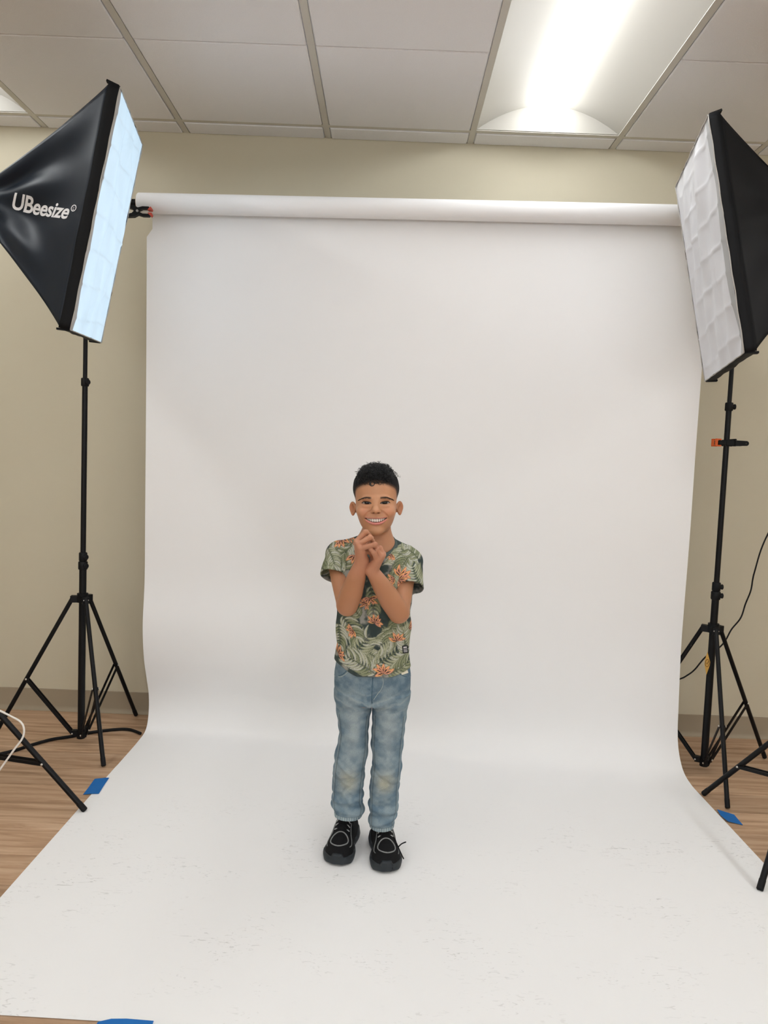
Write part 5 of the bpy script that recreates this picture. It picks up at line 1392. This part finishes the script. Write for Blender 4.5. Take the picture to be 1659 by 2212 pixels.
ln_p = patch(873.5, 1450.5, 15, 10, -0.32, jeans_sdf, .0022, M_CREAM, 'pale_hip_patch', person); ln_p['label'] = 'pale cream patch at the hip below the shirt hem'  # pale cream patch laid on the jeans below the shirt hem
print('jeans', round(_t.time()-_t1, 1), len(JV))

# ---- shoes
_t1 = _t.time()
S_HW = ([0, .006, .016, .034, .062, .095, .13, .165, .188, .203, .210], [.006, .020, .031, .0405, .0445, .0395, .0345, .0350, .0310, .020, .006])
S_UP = ([0, .012, .035, .065, .090, .112, .132, .21], [.024, .037, .048, .055, .065, .088, .112, .116])
def smooth_hw(s, W, Hh, waist):
    t = np.clip((.062-s)/.066, 0, 1); a = W*(1-t**2.4)**(1/2.2); q = np.clip((s-.165)/.049, 0, 1); b = Hh*(1-q**2.6)**(1/2.2)
    m = sst(s, .062, .120); n_ = sst(s, .120, .165); mid_w = (W*(1-m)+waist*m)*(1-n_)+Hh*n_
    return np.where(s < .062, a, np.where(s > .165, b, mid_w))
def make_shoe(toe, heel, side, label):
    toe = np.array([*toe, 0.0]); heel = np.array([*heel, 0.0]); d = heel-toe; L = np.linalg.norm(d); d /= L; w = np.array([-d[1], d[0], 0]); k = L/0.21
    root = thing('shoe', None, None, (0, 0, 0)); root.parent = person; root.location = -person.location
    del_keys = [q for q in ('category',) if q in root]
    root['label'] = label
    z_base = 0.0022
    def loc(P):
        x, y = P[0]-f32(toe[0]), P[1]-f32(toe[1]); return (x*f32(d[0])+y*f32(d[1]))/f32(k), (x*f32(w[0])+y*f32(w[1]))/f32(k), (P[2]-f32(z_base))
    def W_(s, ww, z): return toe+d*s*k+w*ww*k+np.array([0, 0, z+z_base])
    def bend(s): return 0.006*np.sin(np.pi*np.clip(s/.21, 0, 1))*side      # banana line of the last
    def sole_f(P):
        s, ww, z = loc(P); hw = smooth_hw(s, .0465, .0400, .0375).astype(f32); fl = .0025*np.exp(-((z-.014)/.010)**2)
        o = np.abs(ww-bend(s))-hw-fl.astype(f32); ends = np.maximum(-s-.004, s-.214)
        top = .021+.010*sst(-s, -.022, -.006)*sst(-np.abs(ww-bend(s)), -.021, -.012)+.004*sst(-s, -.045, -.015)+.014*sst(s, .15, .19)-.0015*np.cos(s*170)*((s > .05) & (s < .19))
        spr = .006*sst(-s, -.025, .0)+.003*sst(s, .19, .21)         # toe spring
        return smax(smax(np.maximum(o, ends), z-top.astype(f32), .006), spr.astype(f32)-z, .004)
    def upper_f(P):
        s, ww, z = loc(P); hw = (smooth_hw(s+.0, .0440, .0350, .0350)+.0012).astype(f32); h = np.interp(s, *S_UP).astype(f32)
        nar = 1-0.36*sst(z, .035, .10); e = ((np.abs(ww-bend(s))/(hw*nar))**2.4+(np.maximum(z, 0)/h)**2.6)**(1/2.4)
        u = (e-1)*np.minimum(hw, h)*0.8
        u = np.maximum(np.maximum(u, -z+.013), np.maximum(.001-s, s-.2085+.45*np.maximum(z-.055, 0)))
        # foot opening
        op = ell((s, ww, z), (.165, 0, .125), (.024, .016, .030)); return smax(u, -op, .003)
    lo = np.minimum(toe, heel)-np.array([.07, .04, 0]); hi = np.maximum(toe, heel)+np.array([.07, .04, .12]); lo[2] = -.002
    ax3 = tuple(np.arange(lo[q], hi[q], .0019) for q in range(3))
    V, Q = sdf_mesh(sole_f, ax3); so = fast_obj('sole', V, Q, M_SOLE, root)
    V, Q = sdf_mesh(upper_f, ax3); up = fast_obj('upper', V, Q, M_KNIT, root)
    def on_top(s, ww, lift=.0008):
        z = .13
        for _ in range(60):
            p = W_(s, ww, z); v = float(upper_f(tuple(np.array([q], f32) for q in p))[0]); z -= max(v, 0.0002)*0.7
            if v < 2e-4 or z < 0.02: break
        return W_(s, ww, z+lift)
    def ribbon(path, r, m, name, flat=1.0, sub=4):
        pts = smooth_path([on_top(a, b) for a, b in path], sub); return obj(name, tube(pts, r, 6, flat=flat), m, root, smooth=True)
    c0 = .066; b0 = float(bend(np.array(c0)))
    oval = [(c0-.0265*math.cos(a)-.010, b0+.0265*math.sin(a)) for a in np.linspace(0, 2*math.pi, 25)]
    ribbon(oval, .0019, M_TRIM, 'toe_ring', sub=2)
    for sg in (-1, 1):
        ribbon([(.042, b0+sg*.0345), (.056, b0+sg*.0375), (.072, b0+sg*.0350), (.092, b0+sg*.0290), (.112, b0+sg*.0250), (.128, b0+sg*.0235)], .0013, M_TRIM, 'side_piping')
        for q in range(5):
            s = .094+q*.0115; wq = b0+sg*(.0190-.0010*q); a, b = on_top(s, wq-sg*.0042, .0012), on_top(s+.001, wq+sg*.0042, .0012)
            obj('eyelet', tube([Vector(a), Vector(b)], .0016, 6), M_EYELET, root, smooth=True)
    for q in range(5):
        s = .094+q*.0115; wq = .0165-.0010*q; pts = [on_top(s, b0-wq, .0010), on_top(s+.003, b0-wq*.5, .0020), on_top(s+.004, b0, .0024), on_top(s+.003, b0+wq*.5, .0020), on_top(s, b0+wq, .0010)]
        obj('lace', tube(smooth_path(pts, 3), .0019, 6), M_LACE, root, smooth=True)
    # tongue edge and pull loops near the ankle
    for sg in (-1, 1): obj('tongue_mark', tube([Vector(on_top(.136, b0+sg*.006, .002)), Vector(on_top(.1385, b0+sg*.0055, .002))], .0014, 6), M_EYELET, root, smooth=True)
    return root, on_top, W_
shoeA, topA, WA = make_shoe((-0.101, 2.114), (-0.074, 2.320), 1, 'black shoe with a lace loop, the one farther left')
shoeB, topB, WB = make_shoe((0.043, 2.086), (0.022, 2.292), -1, 'black shoe with a loose lace end')
M_SOCK = mat('black_sock', (0.008, 0.008, 0.009), 0.9, 0.1, bump=(900, 0.5, 0.0008))
for fx, fy in ((-0.083, 2.250), (0.027, 2.240)):
    obj('sock', tube([(fx, fy+.004, .045), (fx, fy+.002, .075), (fx, fy-.004, .115), (fx, fy-.010, .165)], [.022, .0245, .027, .031], 20), M_SOCK, person, smooth=True)
# lace loop of the left shoe, loose ends of the right shoe
p0 = topA(.132, -.020); lp3 = [p0, p0+np.array([-.012, -.014, .006]), p0+np.array([-.021, -.020, -.012]), p0+np.array([-.018, -.022, -.030]), p0+np.array([-.010, -.020, -.026]), p0+np.array([.002, -.012, -.006])]
obj('lace_loop', tube(smooth_path([tuple(q) for q in lp3], 6), .0018, 6), M_LACE, shoeA, smooth=True)
e1 = [A_(849, 1805, 2.195), A_(855, 1818, 2.165), A_(861, 1832, 2.150), A_(867, 1845, 2.140), A_(872, 1855.5, 2.130)]
e2 = [A_(860, 1830, 2.152), A_(866, 1824, 2.145), A_(871, 1821, 2.135), A_(876.5, 1819, 2.125)]
for e in (e1, e2): obj('lace_end', tube(smooth_path(e, 5), .0019, 6), M_LACE, shoeB, smooth=True)
print('shoes', round(_t.time()-_t1, 1))
